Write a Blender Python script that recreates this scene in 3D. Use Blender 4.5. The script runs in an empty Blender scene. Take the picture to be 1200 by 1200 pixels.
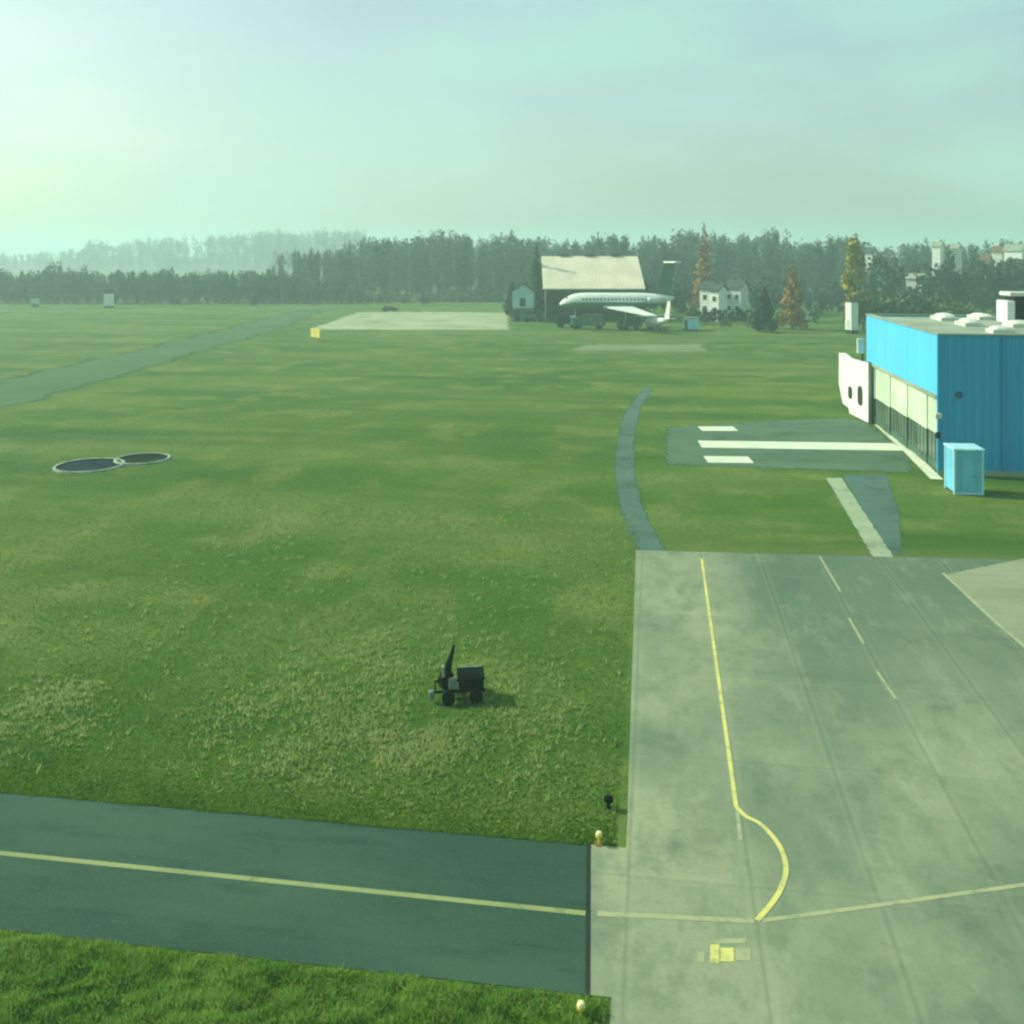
import bpy, math, random
import numpy as np
from mathutils import Vector, Matrix

random.seed(7); RNG = np.random.default_rng(7)
R = math.radians
sc = bpy.context.scene
COL = sc.collection

# ------------------------------------------------------------------ camera geometry
F, H = 1130.0, 14.0                       # focal length in photo pixels, eye height in metres
YAW = math.atan(168 / F)                  # level camera; the frame is shifted down, so uprights stay upright
FW = Vector((-math.sin(YAW), math.cos(YAW), 0))
RT = Vector((math.cos(YAW), math.sin(YAW), 0))
UP = RT.cross(FW)

def ray(px, py): return FW * F + RT * (px - 600) + UP * (300 - py)
def G(px, py, z=0.0):                      # where the photo's pixel meets the plane at height z
    d = ray(px, py); t = (H - z) / -d.z
    return Vector((d.x * t, d.y * t, z))
def AT(px, D):                             # ground point D metres ahead, in the bearing of column px
    d = ray(px, 300); k = D / (d.x * -math.sin(YAW) + d.y * math.cos(YAW))
    return Vector((d.x * k, d.y * k, 0))
def HT(px, py, p):                         # height seen at row py above ground point p
    d = ray(px, py); return H + d.z * math.hypot(p.x, p.y) / math.hypot(d.x, d.y)

# ------------------------------------------------------------------ materials
def mat(name, col, rough=0.7, var=0.15, scale=1.5, bump=0.0, bscale=20.0, metal=0.0, spec=0.3, rnd=0.0, hue=None):
    m = bpy.data.materials.new(name); m.use_nodes = True
    nt = m.node_tree; N = nt.nodes; L = nt.links
    b = N['Principled BSDF']
    b.inputs['Roughness'].default_value = rough; b.inputs['Metallic'].default_value = metal
    b.inputs['Specular IOR Level'].default_value = spec
    tc = N.new('ShaderNodeTexCoord')
    nz = N.new('ShaderNodeTexNoise'); nz.inputs['Scale'].default_value = scale; nz.inputs['Detail'].default_value = 6
    L.new(tc.outputs['Object'], nz.inputs['Vector'])
    mx = N.new('ShaderNodeMix'); mx.data_type = 'RGBA'
    c2 = hue or tuple(c * (1 - var) for c in col)
    c1 = tuple(min(1, c * (1 + var * .6)) for c in col)
    mx.inputs[6].default_value = (*c2, 1); mx.inputs[7].default_value = (*c1, 1)
    rp = N.new('ShaderNodeMapRange'); rp.inputs[1].default_value = .35; rp.inputs[2].default_value = .65
    L.new(nz.outputs[0], rp.inputs[0]); L.new(rp.outputs[0], mx.inputs[0])
    out = mx.outputs[2]
    if rnd:
        oi = N.new('ShaderNodeObjectInfo'); hs = N.new('ShaderNodeHueSaturation')
        mr = N.new('ShaderNodeMapRange'); mr.inputs[3].default_value = 1 - rnd; mr.inputs[4].default_value = 1 + rnd
        L.new(oi.outputs['Random'], mr.inputs[0]); L.new(mr.outputs[0], hs.inputs['Value'])
        L.new(out, hs.inputs['Color']); out = hs.outputs[0]
    L.new(out, b.inputs['Base Color'])
    if bump:
        n2 = N.new('ShaderNodeTexNoise'); n2.inputs['Scale'].default_value = bscale; n2.inputs['Detail'].default_value = 4
        L.new(tc.outputs['Object'], n2.inputs['Vector'])
        bp = N.new('ShaderNodeBump'); bp.inputs['Strength'].default_value = bump; bp.inputs['Distance'].default_value = .05
        L.new(n2.outputs[0], bp.inputs['Height']); L.new(bp.outputs[0], b.inputs['Normal'])
    return m

class NT:                                   # tiny node-graph helper
    def __init__(s, name):
        s.m = bpy.data.materials.new(name); s.m.use_nodes = True
        s.N = s.m.node_tree.nodes; s.L = s.m.node_tree.links; s.b = s.N['Principled BSDF']
        s.pos = s.N.new('ShaderNodeNewGeometry').outputs['Position']
    def noise(s, scale, detail=5, stretch=None, rough=.55, rot=0, vec=None):
        n = s.N.new('ShaderNodeTexNoise'); n.inputs['Scale'].default_value = scale
        n.inputs['Detail'].default_value = detail; n.inputs['Roughness'].default_value = rough
        mp = s.N.new('ShaderNodeMapping'); mp.inputs['Scale'].default_value = stretch or (1, 1, 1)
        mp.inputs['Rotation'].default_value = (0, 0, rot)
        s.L.new(vec or s.pos, mp.inputs['Vector']); s.L.new(mp.outputs[0], n.inputs['Vector'])
        return n.outputs[0]
    def rng(s, v, a, b, c=0., d=1., smooth=True):
        n = s.N.new('ShaderNodeMapRange'); n.interpolation_type = 'SMOOTHSTEP' if smooth else 'LINEAR'
        s.L.new(v, n.inputs[0])
        for i, x in enumerate((a, b, c, d)): n.inputs[i + 1].default_value = x
        return n.outputs[0]
    def mix(s, f, a, b, mode='MIX'):
        n = s.N.new('ShaderNodeMix'); n.data_type = 'RGBA'; n.blend_type = mode
        for i, v in ((0, f), (6, a), (7, b)):
            if isinstance(v, (tuple, list)): n.inputs[i].default_value = (*v, 1)
            elif isinstance(v, (int, float)): n.inputs[i].default_value = v
            else: s.L.new(v, n.inputs[i])
        return n.outputs[2]
    def math(s, op, a, b=None):
        n = s.N.new('ShaderNodeMath'); n.operation = op
        for i, v in enumerate((a, b)):
            if v is None: continue
            if isinstance(v, (int, float)): n.inputs[i].default_value = v
            else: s.L.new(v, n.inputs[i])
        return n.outputs[0]
    def lin(s, a, b, c):                   # a*x + b*y + c of the world position
        n = s.N.new('ShaderNodeVectorMath'); n.operation = 'DOT_PRODUCT'
        s.L.new(s.pos, n.inputs[0]); n.inputs[1].default_value = (a, b, 0)
        return s.math('ADD', n.outputs['Value'], c)
    def line(s, p, q):                     # signed distance to the line p-q
        d = (q - p); d.z = 0; d.normalize(); nx, ny = -d.y, d.x
        return s.lin(nx, ny, -(nx * p.x + ny * p.y))
    def fin(s, col, rough=.9, bump=None, dist=.03, strength=.5, spec=.2):
        s.L.new(col, s.b.inputs['Base Color']); s.b.inputs['Roughness'].default_value = rough
        s.b.inputs['Specular IOR Level'].default_value = spec * .6
        if bump is not None:
            n = s.N.new('ShaderNodeBump'); n.inputs['Distance'].default_value = dist; n.inputs['Strength'].default_value = strength
            s.L.new(bump, n.inputs['Height']); s.L.new(n.outputs[0], s.b.inputs['Normal'])
        return s.m

def grass_mat():
    g = NT('meadow_grass')
    big = g.noise(.035, 4, (1, 2.2, 1)); mid = g.noise(.22, 5, (1, .8, 1)); fine = g.noise(2.6, 6); vf = g.noise(14, 3)
    c = g.mix(g.rng(big, .38, .62), (.046, .122, .016), (.104, .172, .030))
    c = g.mix(g.math('MULTIPLY', g.rng(mid, .46, .68), .62), c, (.190, .218, .056))
    c = g.mix(g.math('MULTIPLY', g.rng(fine, .42, .72), .55), c, (.040, .095, .018))
    c = g.mix(g.math('MULTIPLY', g.rng(vf, .5, .75), .45), c, (.18, .25, .085))
    # worn wheel track and the greener belt beside it
    tr = g.line(G(380, 600), G(30, 890))
    belt = g.math('MULTIPLY', g.rng(tr, -.2, .15), g.rng(tr, 2.6, 1.2))
    belt = g.math('MULTIPLY', belt, g.rng(g.lin(0, 1, 0), 55, 40))
    c = g.mix(g.math('MULTIPLY', belt, .55), c, (.045, .125, .015))
    edge = g.rng(g.math('ABSOLUTE', g.math('ADD', tr, g.math('MULTIPLY', g.math('SUBTRACT', mid, .5), .5))), .22, .02)
    edge = g.math('MULTIPLY', edge, g.rng(g.lin(0, 1, 0), 42, 32))
    c = g.mix(g.math('MULTIPLY', edge, .45), c, (.03, .075, .015))
    # mown swaths further out
    sw = g.noise(.055, 3, (.25, 2.6, 1), rot=R(6))
    c = g.mix(g.math('MULTIPLY', g.rng(sw, .46, .70), .55), c, (.026, .088, .014))
    sw2 = g.noise(.06, 3, (.3, 2.0, 1), rot=R(-8))
    c = g.mix(g.math('MULTIPLY', g.rng(sw2, .50, .74), .5), c, (.15, .19, .065))
    h = g.math('ADD', g.math('MULTIPLY', fine, .7), g.math('MULTIPLY', vf, .5))
    return g.fin(c, .95, h, .10, .7, .1)

def concrete_mat():
    g = NT('apron_concrete')
    big = g.noise(.13, 5, (1, .6, 1)); mid = g.noise(1.1, 8, (.8, .5, 1), .72); fine = g.noise(9, 5); st = g.noise(.5, 8, (1.2, .4, 1), .72)
    c = g.mix(g.rng(big, .38, .60), (.165, .215, .135), (.30, .335, .195))
    far = g.rng(g.lin(.10, 1, 0), 20, 46)                        # older, darker pour at the far end
    rt = g.rng(g.lin(1, 0, 0), 2.2, 5.0)
    c = g.mix(g.math('MULTIPLY', g.math('MULTIPLY', far, rt), .88), c, (.074, .132, .088))
    c = g.mix(g.math('MULTIPLY', g.rng(mid, .44, .66), .50), c, (.10, .165, .10))
    c = g.mix(g.math('MULTIPLY', g.rng(st, .48, .70), .38), c, (.32, .37, .22))
    c = g.mix(g.math('MULTIPLY', g.rng(fine, .4, .7), .18), c, (.12, .16, .10))
    def cell(a, b_, w): return g.math('FLOOR', g.math('DIVIDE', g.lin(a, b_, w[1]), w[0]))
    cv = g.N.new('ShaderNodeCombineXYZ'); g.L.new(cell(1, 0, (2.7, 3.3 + 2.7)), cv.inputs[0]); g.L.new(cell(0, 1, (5.4, -.3)), cv.inputs[1])
    wn = g.N.new('ShaderNodeTexWhiteNoise'); wn.noise_dimensions = '2D'; g.L.new(cv.outputs[0], wn.inputs[0])
    c = g.mix(g.math('MULTIPLY', wn.outputs[0], .30), c, (.11, .165, .11))
    # slab joints
    jx = g.math('PINGPONG', g.lin(1, 0, 3.3), 1.35); jy = g.math('PINGPONG', g.lin(0, 1, -.3), 2.7)
    wob = g.math('MULTIPLY', g.math('SUBTRACT', fine, .5), .04)
    for j, k in ((jx, .26), (jy, .16)):
        c = g.mix(g.math('MULTIPLY', g.math('MULTIPLY', g.rng(g.math('ADD', j, wob), .05, .012), k), g.rng(big, .3, .6)), c, (.06, .095, .06))
        c = g.mix(g.math('MULTIPLY', g.rng(g.math('ABSOLUTE', g.math('ADD', j, -.12)), .10, .0), k * .35), c, (.36, .42, .27))
    # rubber and oil
    oil = g.noise(.42, 7, (1, .8, 1), .7); c = g.mix(g.math('MULTIPLY', g.rng(oil, .50, .70), .50), c, (.08, .12, .085))
    return g.fin(c, .85, fine, .01, .4, .25)

def asphalt_mat(name, dark, light, patch=.5, worn=0):
    g = NT(name)
    big = g.noise(.18, 5, (.5, 1.4, 1)); fine = g.noise(18, 4); mid = g.noise(1.4, 5, (.35, 1.6, 1))
    c = g.mix(g.rng(big, .35, .65), dark, light)
    c = g.mix(g.math('MULTIPLY', g.rng(mid, .5, .72), patch), c, tuple(x * .72 for x in dark))
    c = g.mix(g.math('MULTIPLY', g.rng(fine, .5, .72), .35), c, tuple(x * 1.5 for x in light))
    g.fin(c, .88, fine, .01, .5, .25)
    if worn:                               # grass creeping in over the broken edge
        at = g.N.new('ShaderNodeAttribute'); at.attribute_name = 'edge'
        n = g.noise(worn, 6, rough=.65); a = g.rng(g.math('ADD', at.outputs['Fac'], g.math('MULTIPLY', g.math('SUBTRACT', n, .5), 1.9)), .25, .65)
        n2 = g.noise(worn * .25, 4); a = g.math('MULTIPLY', a, g.rng(n2, .25, .5, .62, 1))
        g.L.new(a, g.b.inputs['Alpha'])
    return g.m

def paint_mat(name, col, under, wear=.5):
    g = NT(name)
    n = g.noise(2.2, 8, rough=.7); n2 = g.noise(.5, 4)
    c = g.mix(g.rng(n, wear - .14 + .1, wear + .22), col, under)
    c = g.mix(g.math('MULTIPLY', g.rng(n2, .45, .7), .35), c, under)
    return g.fin(c, .8, None)

M = {}
M['grass'] = grass_mat()
M['concrete'] = concrete_mat()
M['asphalt'] = asphalt_mat('taxiway_asphalt', (.024, .066, .040), (.040, .094, .058))
M['asphalt_old'] = asphalt_mat('old_asphalt', (.064, .125, .072), (.085, .155, .090), worn=1.1)
M['asphalt_grey'] = asphalt_mat('grey_asphalt', (.060, .125, .095), (.080, .150, .12), worn=1.6)
M['asphalt_far'] = asphalt_mat('far_asphalt', (.046, .112, .040), (.060, .134, .050), worn=.12)
M['pale_concrete'] = asphalt_mat('pale_concrete', (.24, .29, .16), (.36, .40, .22), .3, worn=.5)
M['strip_concrete'] = asphalt_mat('strip_concrete', (.24, .31, .19), (.31, .38, .24), .3, worn=2.5)
M['yellow'] = paint_mat('yellow_line_paint', (.60, .58, .18), (.24, .29, .14), .50)
M['faint_yellow'] = paint_mat('worn_yellow_paint', (.33, .37, .20), (.20, .25, .15), .50)
M['pale_line'] = paint_mat('pale_line_paint', (.25, .30, .13), (.10, .16, .09), .56)
M['patch'] = asphalt_mat('newer_concrete', (.195, .235, .145), (.25, .285, .175), .35)
M['straw'] = asphalt_mat('bleached_grass', (.13, .18, .075), (.19, .23, .11), .3, worn=.5)
M['white_line'] = paint_mat('white_line_paint', (.62, .68, .50), (.30, .38, .26), .64)
def clad_mat(name, a):
    g = NT(name); st = g.noise(1.0, 6, (2.6, 2.6, .10), .65); bl = g.noise(.25, 4, (1, 1, .8))
    sx = g.N.new('ShaderNodeSeparateXYZ'); g.L.new(g.pos, sx.inputs[0])
    seam = g.rng(g.math('PINGPONG', g.math('ADD', sx.outputs[0], sx.outputs[1]), .55), .025, .008)
    c = g.mix(g.math('MULTIPLY', g.rng(st, .45, .72), .35), a, tuple(x * .62 for x in a))
    c = g.mix(g.math('MULTIPLY', g.rng(bl, .4, .7), .22), c, tuple(min(1, x * 1.25 + .02) for x in a))
    c = g.mix(g.math('MULTIPLY', seam, .4), c, tuple(x * .4 for x in a))
    return g.fin(c, .5, None, spec=.5)
M['blue'] = clad_mat('blue_sheet_metal', (.012, .32, .57))
M['blue_fascia'] = clad_mat('light_blue_fascia', (.085, .50, .84))
M['cabin_blue'] = mat('pale_blue_paint', (.15, .50, .66), .45, .12, .8)
M['cabin_trim'] = mat('pale_blue_trim', (.38, .72, .80), .45, .1, .8)
M['door_pale'] = mat('pale_door_panel', (.50, .62, .44), .6, .16, .35)
M['glass'] = mat('dull_glass', (.10, .15, .11), .25, .4, .35, spec=.6)
M['white'] = mat('white_paint', (.74, .78, .70), .5, .08, 1.0)
M['dirty_white'] = mat('weathered_white', (.56, .60, .52), .6, .2, .8)
M['silver'] = mat('bare_aluminium', (.45, .52, .50), .4, .15, .6, metal=.3)
M['roof_grey'] = mat('roof_felt', (.27, .33, .24), .85, .25, .25)
M['cream_roof'] = mat('cream_roof_sheet', (.74, .69, .50), .6, .10, .25)
M['dark'] = mat('dark_opening', (.012, .02, .015), .8, .3, 1)
M['black'] = mat('black_rubber', (.006, .009, .006), .85, .2, 3, spec=.05)
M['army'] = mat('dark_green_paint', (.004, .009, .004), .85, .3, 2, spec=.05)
M['steel'] = mat('galvanised_steel', (.22, .27, .24), .5, .2, 4, metal=.4)
M['sky_blue'] = mat('pale_blue_wall', (.33, .50, .52), .7, .15, .5)
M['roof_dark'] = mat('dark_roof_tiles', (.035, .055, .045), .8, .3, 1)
M['roof_red'] = mat('red_brown_roof_tiles', (.15, .085, .06), .8, .3, 1)
M['lamp_yellow'] = mat('yellow_plastic', (.70, .56, .06), .5, .1, 5)
M['lamp_white'] = mat('milky_lens', (.74, .70, .36), .3, .05, 5)
M['rust'] = mat('brown_base_paint', (.16, .12, .04), .7, .3, 8)
M['bark'] = mat('grey_bark', (.075, .080, .060), .9, .3, 2)
M['green_body'] = mat('field_green_paint', (.05, .12, .075), .6, .3, 1)
M['green_grey'] = mat('green_grey_paint_and_shade', (.07, .13, .10), .5, .2, .5)  # tail fin paint, and the shade coloured onto the airliner's lower half
M['vent'] = mat('dark_blue_vent', (.006, .09, .16), .6, .2, 2)
M['floor'] = mat('forest_floor', (.05, .08, .05), .95, .4, .05)
M['pink_wall'] = mat('pinkish_render', (.50, .36, .32), .8, .15, .5)
LEAF = {
 'bare': mat('bare_twigs', (.070, .108, .086), .9, .35, .35, rnd=.45),
 'young': mat('young_growth', (.064, .104, .074), .9, .35, .35, rnd=.25),
 'gold': mat('golden_needles', (.36, .20, .045), .9, .35, .6, rnd=.05),
 'olive': mat('olive_leaves', (.32, .27, .03), .9, .3, .5, rnd=.05),
 'conifer': mat('dark_needles', (.018, .038, .020), .9, .35, .8, rnd=.2),
 'hedge': mat('hedge_leaves', (.080, .115, .036), .9, .35, .6, rnd=.25),
 'paleshrub': mat('pale_shrub_leaves', (.14, .20, .12), .9, .3, .9, rnd=.25),
}

# ------------------------------------------------------------------ mesh helper
class MB:
    def __init__(s): s.v = []; s.f = []
    def add(s, vs, fs):
        o = len(s.v); s.v += [tuple(v) for v in vs]; s.f += [tuple(i + o for i in f) for f in fs]; return s
    def box(s, x0, x1, y0, y1, z0, z1, T=None):
        vs = [Vector((x, y, z)) for z in (z0, z1) for x, y in ((x0, y0), (x1, y0), (x1, y1), (x0, y1))]
        if T is not None: vs = [T @ v for v in vs]
        return s.add(vs, [(3, 2, 1, 0), (4, 5, 6, 7), (0, 1, 5, 4), (1, 2, 6, 5), (2, 3, 7, 6), (3, 0, 4, 7)])
    def bevbox(s, x0, x1, y0, y1, z0, z1, b=.03, T=None):
        vs = []
        for z, e in ((z0, b), (z0 + b, 0), (z1 - b, 0), (z1, b)):
            for x, y in ((x0 + b, y0 + e), (x1 - b, y0 + e), (x1 - e, y0 + b), (x1 - e, y1 - b), (x1 - b, y1 - e), (x0 + b, y1 - e), (x0 + e, y1 - b), (x0 + e, y0 + b)):
                vs.append(Vector((x, y, z)))
        if T is not None: vs = [T @ v for v in vs]
        fs = [tuple(reversed(range(8))), tuple(range(24, 32))]
        for k in range(3):
            for i in range(8): fs.append((k * 8 + i, k * 8 + (i + 1) % 8, k * 8 + 8 + (i + 1) % 8, k * 8 + 8 + i))
        return s.add(vs, fs)
    def tube(s, p, q, r0, r1=None, n=8):
        r1 = r0 if r1 is None else r1
        p, q = Vector(p), Vector(q); d = (q - p).normalized()
        a = d.orthogonal().normalized(); b = d.cross(a)
        vs = []
        for c, r in ((p, r0), (q, r1)):
            for i in range(n):
                t = 2 * math.pi * i / n; vs.append(c + a * (r * math.cos(t)) + b * (r * math.sin(t)))
        return s.add(vs, [(i, (i + 1) % n, n + (i + 1) % n, n + i) for i in range(n)] + [tuple(reversed(range(n))), tuple(range(n, 2 * n))])
    def loft(s, rings, caps=True):
        n = len(rings[0]); vs = [v for r in rings for v in r]; fs = []
        for k in range(len(rings) - 1):
            for i in range(n): fs.append((k * n + i, k * n + (i + 1) % n, (k + 1) * n + (i + 1) % n, (k + 1) * n + i))
        if caps: fs += [tuple(reversed(range(n))), tuple(range((len(rings) - 1) * n, len(rings) * n))]
        return s.add(vs, fs)
    def body(s, prof, n=16, axis=Vector((1, 0, 0)), sq=1.0):   # prof: (along, radius, z-centre)
        side = Vector((0, 0, 1)).cross(axis); rings = []
        for a, r, zc in prof:
            rings.append([axis * a + side * (r * math.cos(2 * math.pi * i / n)) + Vector((0, 0, zc + sq * r * math.sin(2 * math.pi * i / n))) for i in range(n)])
        return s.loft(rings)
    def slab(s, pts_bot, pts_top):
        n = len(pts_bot)
        return s.add(list(pts_bot) + list(pts_top), [tuple(reversed(range(n))), tuple(range(n, 2 * n))] + [(i, (i + 1) % n, n + (i + 1) % n, n + i) for i in range(n)])
    def build(s, name, m, parent=None, smooth=False, kind=None):
        me = bpy.data.meshes.new(name); me.from_pydata(s.v, [], s.f); me.update()
        me.materials.append(m)
        if smooth: me.polygons.foreach_set('use_smooth', [True] * len(me.polygons))
        o = bpy.data.objects.new(name, me); COL.objects.link(o)
        if parent is not None: o.parent = parent
        if kind: o['kind'] = kind
        return o

def thing(name, label, cat, loc=(0, 0, 0), rz=0, group=None):
    o = bpy.data.objects.new(name, None); o.empty_display_size = .5; COL.objects.link(o)
    o.location = loc; o.rotation_euler = (0, 0, rz)
    return tag(o, label, cat, group)
def tag(o, label, cat, group=None):
    o['label'] = label; o['category'] = cat
    if group: o['group'] = group
    return o
def dup(root, loc, rz=0, label=None, scale=None):
    r = root.copy(); COL.objects.link(r); r.location = loc; r.rotation_euler = (0, 0, rz)
    if label: r['label'] = label
    if scale: r.scale = scale
    for c in list(root.children):
        k = c.copy(); COL.objects.link(k); k.parent = r
        for g in list(c.children):
            d = g.copy(); COL.objects.link(d); d.parent = k
    return r

def edge_attr(o, vals):
    a = o.data.attributes.new('edge', 'FLOAT', 'POINT'); a.data.foreach_set('value', vals)
def sheet(name, pts, z, m, inset=0):
    P = [Vector((p[0], p[1], 0)) for p in pts]; n = len(P)
    area = sum(P[i].x * P[(i + 1) % n].y - P[(i + 1) % n].x * P[i].y for i in range(n))
    if area < 0: P.reverse()
    b = MB()
    if inset:                              # an inner ring so the worn rim keeps one width
        Q = []
        for i in range(n):
            d0 = (P[i] - P[i - 1]).normalized(); d1 = (P[(i + 1) % n] - P[i]).normalized()
            n0 = Vector((-d0.y, d0.x, 0)); n1 = Vector((-d1.y, d1.x, 0)); h = (n0 + n1).normalized()
            Q.append(P[i] + h * min(inset / max(.35, h.dot(n0)), inset * 2))
        b.add([Vector((p.x, p.y, z)) for p in P + Q], [(i, (i + 1) % n, n + (i + 1) % n, n + i) for i in range(n)] + [tuple(range(n, 2 * n))])
        o = b.build(name, m, kind='structure'); edge_attr(o, [0.] * n + [1.] * n)
    else:
        b.add([Vector((p.x, p.y, z)) for p in P], [tuple(range(n))]); o = b.build(name, m, kind='structure'); edge_attr(o, [1.] * n)
    return o
def ribbon(name, pts, w, z, m):            # a painted line or path of width w along pts
    b = MB(); vs = []; K = (-.5, -.27, .27, .5)
    for i, p in enumerate(pts):
        d = (pts[min(i + 1, len(pts) - 1)] - pts[max(i - 1, 0)]); d.z = 0; d.normalize()
        n = Vector((d.y, -d.x, 0)); ww = w[i] if isinstance(w, (list, tuple)) else w
        vs += [p + n * (ww * k) for k in K]
    vs = [Vector((v.x, v.y, z)) for v in vs]
    b.add(vs, [(4 * i + k, 4 * i + k + 1, 4 * i + k + 5, 4 * i + k + 4) for i in range(len(pts) - 1) for k in range(3)])
    o = b.build(name, m, kind='structure'); edge_attr(o, [0., 1., 1., 0.] * len(pts))
    if o.data.polygons[0].normal.z < 0: o.data.flip_normals()
    return o
def smooth_path(ps, n=10):                 # Catmull-Rom through the points
    P = [ps[0]] + list(ps) + [ps[-1]]; out = []
    for i in range(1, len(P) - 2):
        for k in range(n):
            t = k / n; a, b, c, d = P[i - 1], P[i], P[i + 1], P[i + 2]
            out.append(.5 * ((2 * b) + (c - a) * t + (2 * a - 5 * b + 4 * c - d) * t * t + (3 * b - a - 3 * c + d) * t ** 3))
    out.append(ps[-1]); return out

# ------------------------------------------------------------------ ground and paving
gb = MB(); n = 24; S = 3000
gb.add([Vector((-S + 2 * S * i / n, -S + 2 * S * j / n, 0)) for j in range(n + 1) for i in range(n + 1)],
       [(j * (n + 1) + i, j * (n + 1) + i + 1, (j + 1) * (n + 1) + i + 1, (j + 1) * (n + 1) + i) for j in range(n) for i in range(n)])
gb.build('grass_ground', M['grass'], kind='structure')

AX0 = -.82                                 # left edge of the apron
MX0 = -1.42                                 # left edge of the concrete mouth of the taxiway
TY0, TY1 = 18.26, 22.93                    # the taxiway's two edges
AY1 = 46.6                                 # far edge of the apron
apron = [(AX0, 5), (30, 5), (30, AY1 + 1.6), (12, AY1 + .4), (AX0 - .1, AY1 - .4), (AX0 + .14, TY1), (MX0 - .15, TY1), (MX0 + .16, TY0), (AX0, TY0)]
sheet('apron', apron, .020, M['concrete'])
sheet('taxiway', [(-45, TY0 - .05), (MX0 + .18, TY0), (MX0 - .13, TY1), (-45, TY1 - .1)], .015, M['asphalt'])
ribbon('pavement_joint', [Vector((MX0 + .16, TY0 - .1, 0)), Vector((MX0 - .15, TY1 + .05, 0))], .10, .025, M['dark'])
ribbon('taxiway_centre_line', [Vector((-45, 20.70, 0)), Vector((MX0 - .05, 20.52, 0))], .15, .020, M['pale_line'])
# yellow lead-in line with its half turn
ylx = [G(823, 655), G(830, 715), G(838, 770), G(846, 830), G(855, 895), G(862, 945)]
ylx = [Vector((2.12 - .09 * (46 - p.y) / 21, p.y, 0)) for p in ylx]
arc = [G(862, 945), G(873, 957), G(890, 966), G(906, 982), G(917, 1000), G(921, 1022), G(914, 1045), G(902, 1063), G(887, 1080)]
ribbon('yellow_lead_in_line', smooth_path(ylx[:-1] + [Vector((2.03, arc[0].y, 0))], 6), .11, .025, M['yellow'])
ribbon('yellow_turn_line', smooth_path(arc, 6), .12, .030, M['yellow'])
ribbon('worn_cross_line', [G(700, 1072), G(790, 1076), G(884, 1081)], .15, .025, M['faint_yellow'])
ribbon('worn_cross_line', [G(893, 1080), G(1000, 1066), G(1100, 1052), G(1300, 1024)], .12, .025, M['faint_yellow'])
ribbon('worn_lead_line', [G(864, 950), G(868, 985)], .10, .025, M['faint_yellow'])
for a, b in (((960, 652), (985, 694)), ((995, 725), (1012, 755)), ((1028, 788), (1050, 820))):
    ribbon('worn_dash', [G(*a), G(*b)], .10, .025, M['faint_yellow'])
sheet('apron_patch', [G(1108, 674), G(1200, 655), G(1400, 655), G(1400, 930), G(1165, 730)], .0235, M['patch'])
ribbon('pale_edge_line', smooth_path([G(1105, 672), G(1135, 700), G(1165, 728), G(1230, 783)], 6), .15, .025, M['faint_yellow'])
# the yellow stand marking near the bottom: one filled block and a fainter row beside it
b = MB()
def block(b, x0, y0, x1, y1):
    q = [G(x0, y1), G(x1, y1), G(x1, y0), G(x0, y0)]; b.add([Vector((v.x, v.y, .025)) for v in q], [(0, 1, 2, 3)])
for q in ((832, 1108, 843, 1130), (844, 1112, 860, 1128)): block(b, *q)
b.build('stand_marking', M['yellow'], kind='structure')
b = MB()
for q in ((833, 1101, 874, 1107), (862, 1113, 880, 1127), (817, 1117, 826, 1129)): block(b, *q)
b.build('stand_marking', M['faint_yellow'], kind='structure')

sheet('bleached_strip', [G(648, 411), G(690, 402), G(835, 403), G(838, 413), G(740, 414)], .010, M['straw'], 3)
# small curved service path
pc = smooth_path([G(778, 668), G(762, 642), G(744, 605), G(735, 570), G(732, 540), G(735, 505), G(744, 478), G(760, 455)], 8)
ribbon('service_path', pc, [1.6] * (len(pc) - 12) + [1.6 - .05 * i for i in range(12)], .010, M['asphalt_grey'])
# dark asphalt in front of the hangar door, with three pale bars
sheet('hangar_forecourt', [G(772, 546), G(1075, 556), Vector((18.0, 70, 0)), Vector((18.0, 85.5, 0)), G(985, 489), G(870, 494), G(775, 500)], .012, M['asphalt_old'], 1.0)
for a, bb, w in (((820, 520.5), (1054, 524), 2.7), ((820, 502.5), (862, 502.5), 2.0), ((827, 538.5), (880, 539), 2.1)):
    ribbon('white_bar', [G(*a), G(*bb)], w, .020, M['white_line'])
ribbon('wall_foot_strip', [G(1028, 496), G(1062, 526), G(1098, 562)], .75, .022, M['white_line'])
# path down to the apron
sheet('hangar_path', [G(985, 556), G(1040, 556), G(1056, 600), G(1060, 650), G(1040, 652)], .008, M['asphalt_grey'], .22)
sheet('concrete_walk', [G(966, 560), G(988, 560), G(1050, 654), G(1022, 655)], .018, M['strip_concrete'], .2)
# far taxiway, the bright concrete hardstand
sheet('far_taxiway', [G(-60, 502), G(-60, 452), G(100, 420), G(250, 385), G(340, 364), G(392, 364), G(340, 386), G(240, 415), G(110, 458)], .006, M['asphalt_far'], 5)
sheet('hardstand', [G(352, 387), G(604, 387), G(600, 366), G(480, 365), G(415, 366)], .010, M['pale_concrete'], 2.5)
ribbon('hardstand_edge', [G(300, 362), G(430, 360), G(600, 361)], 5, .008, M['asphalt_old'])

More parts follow.
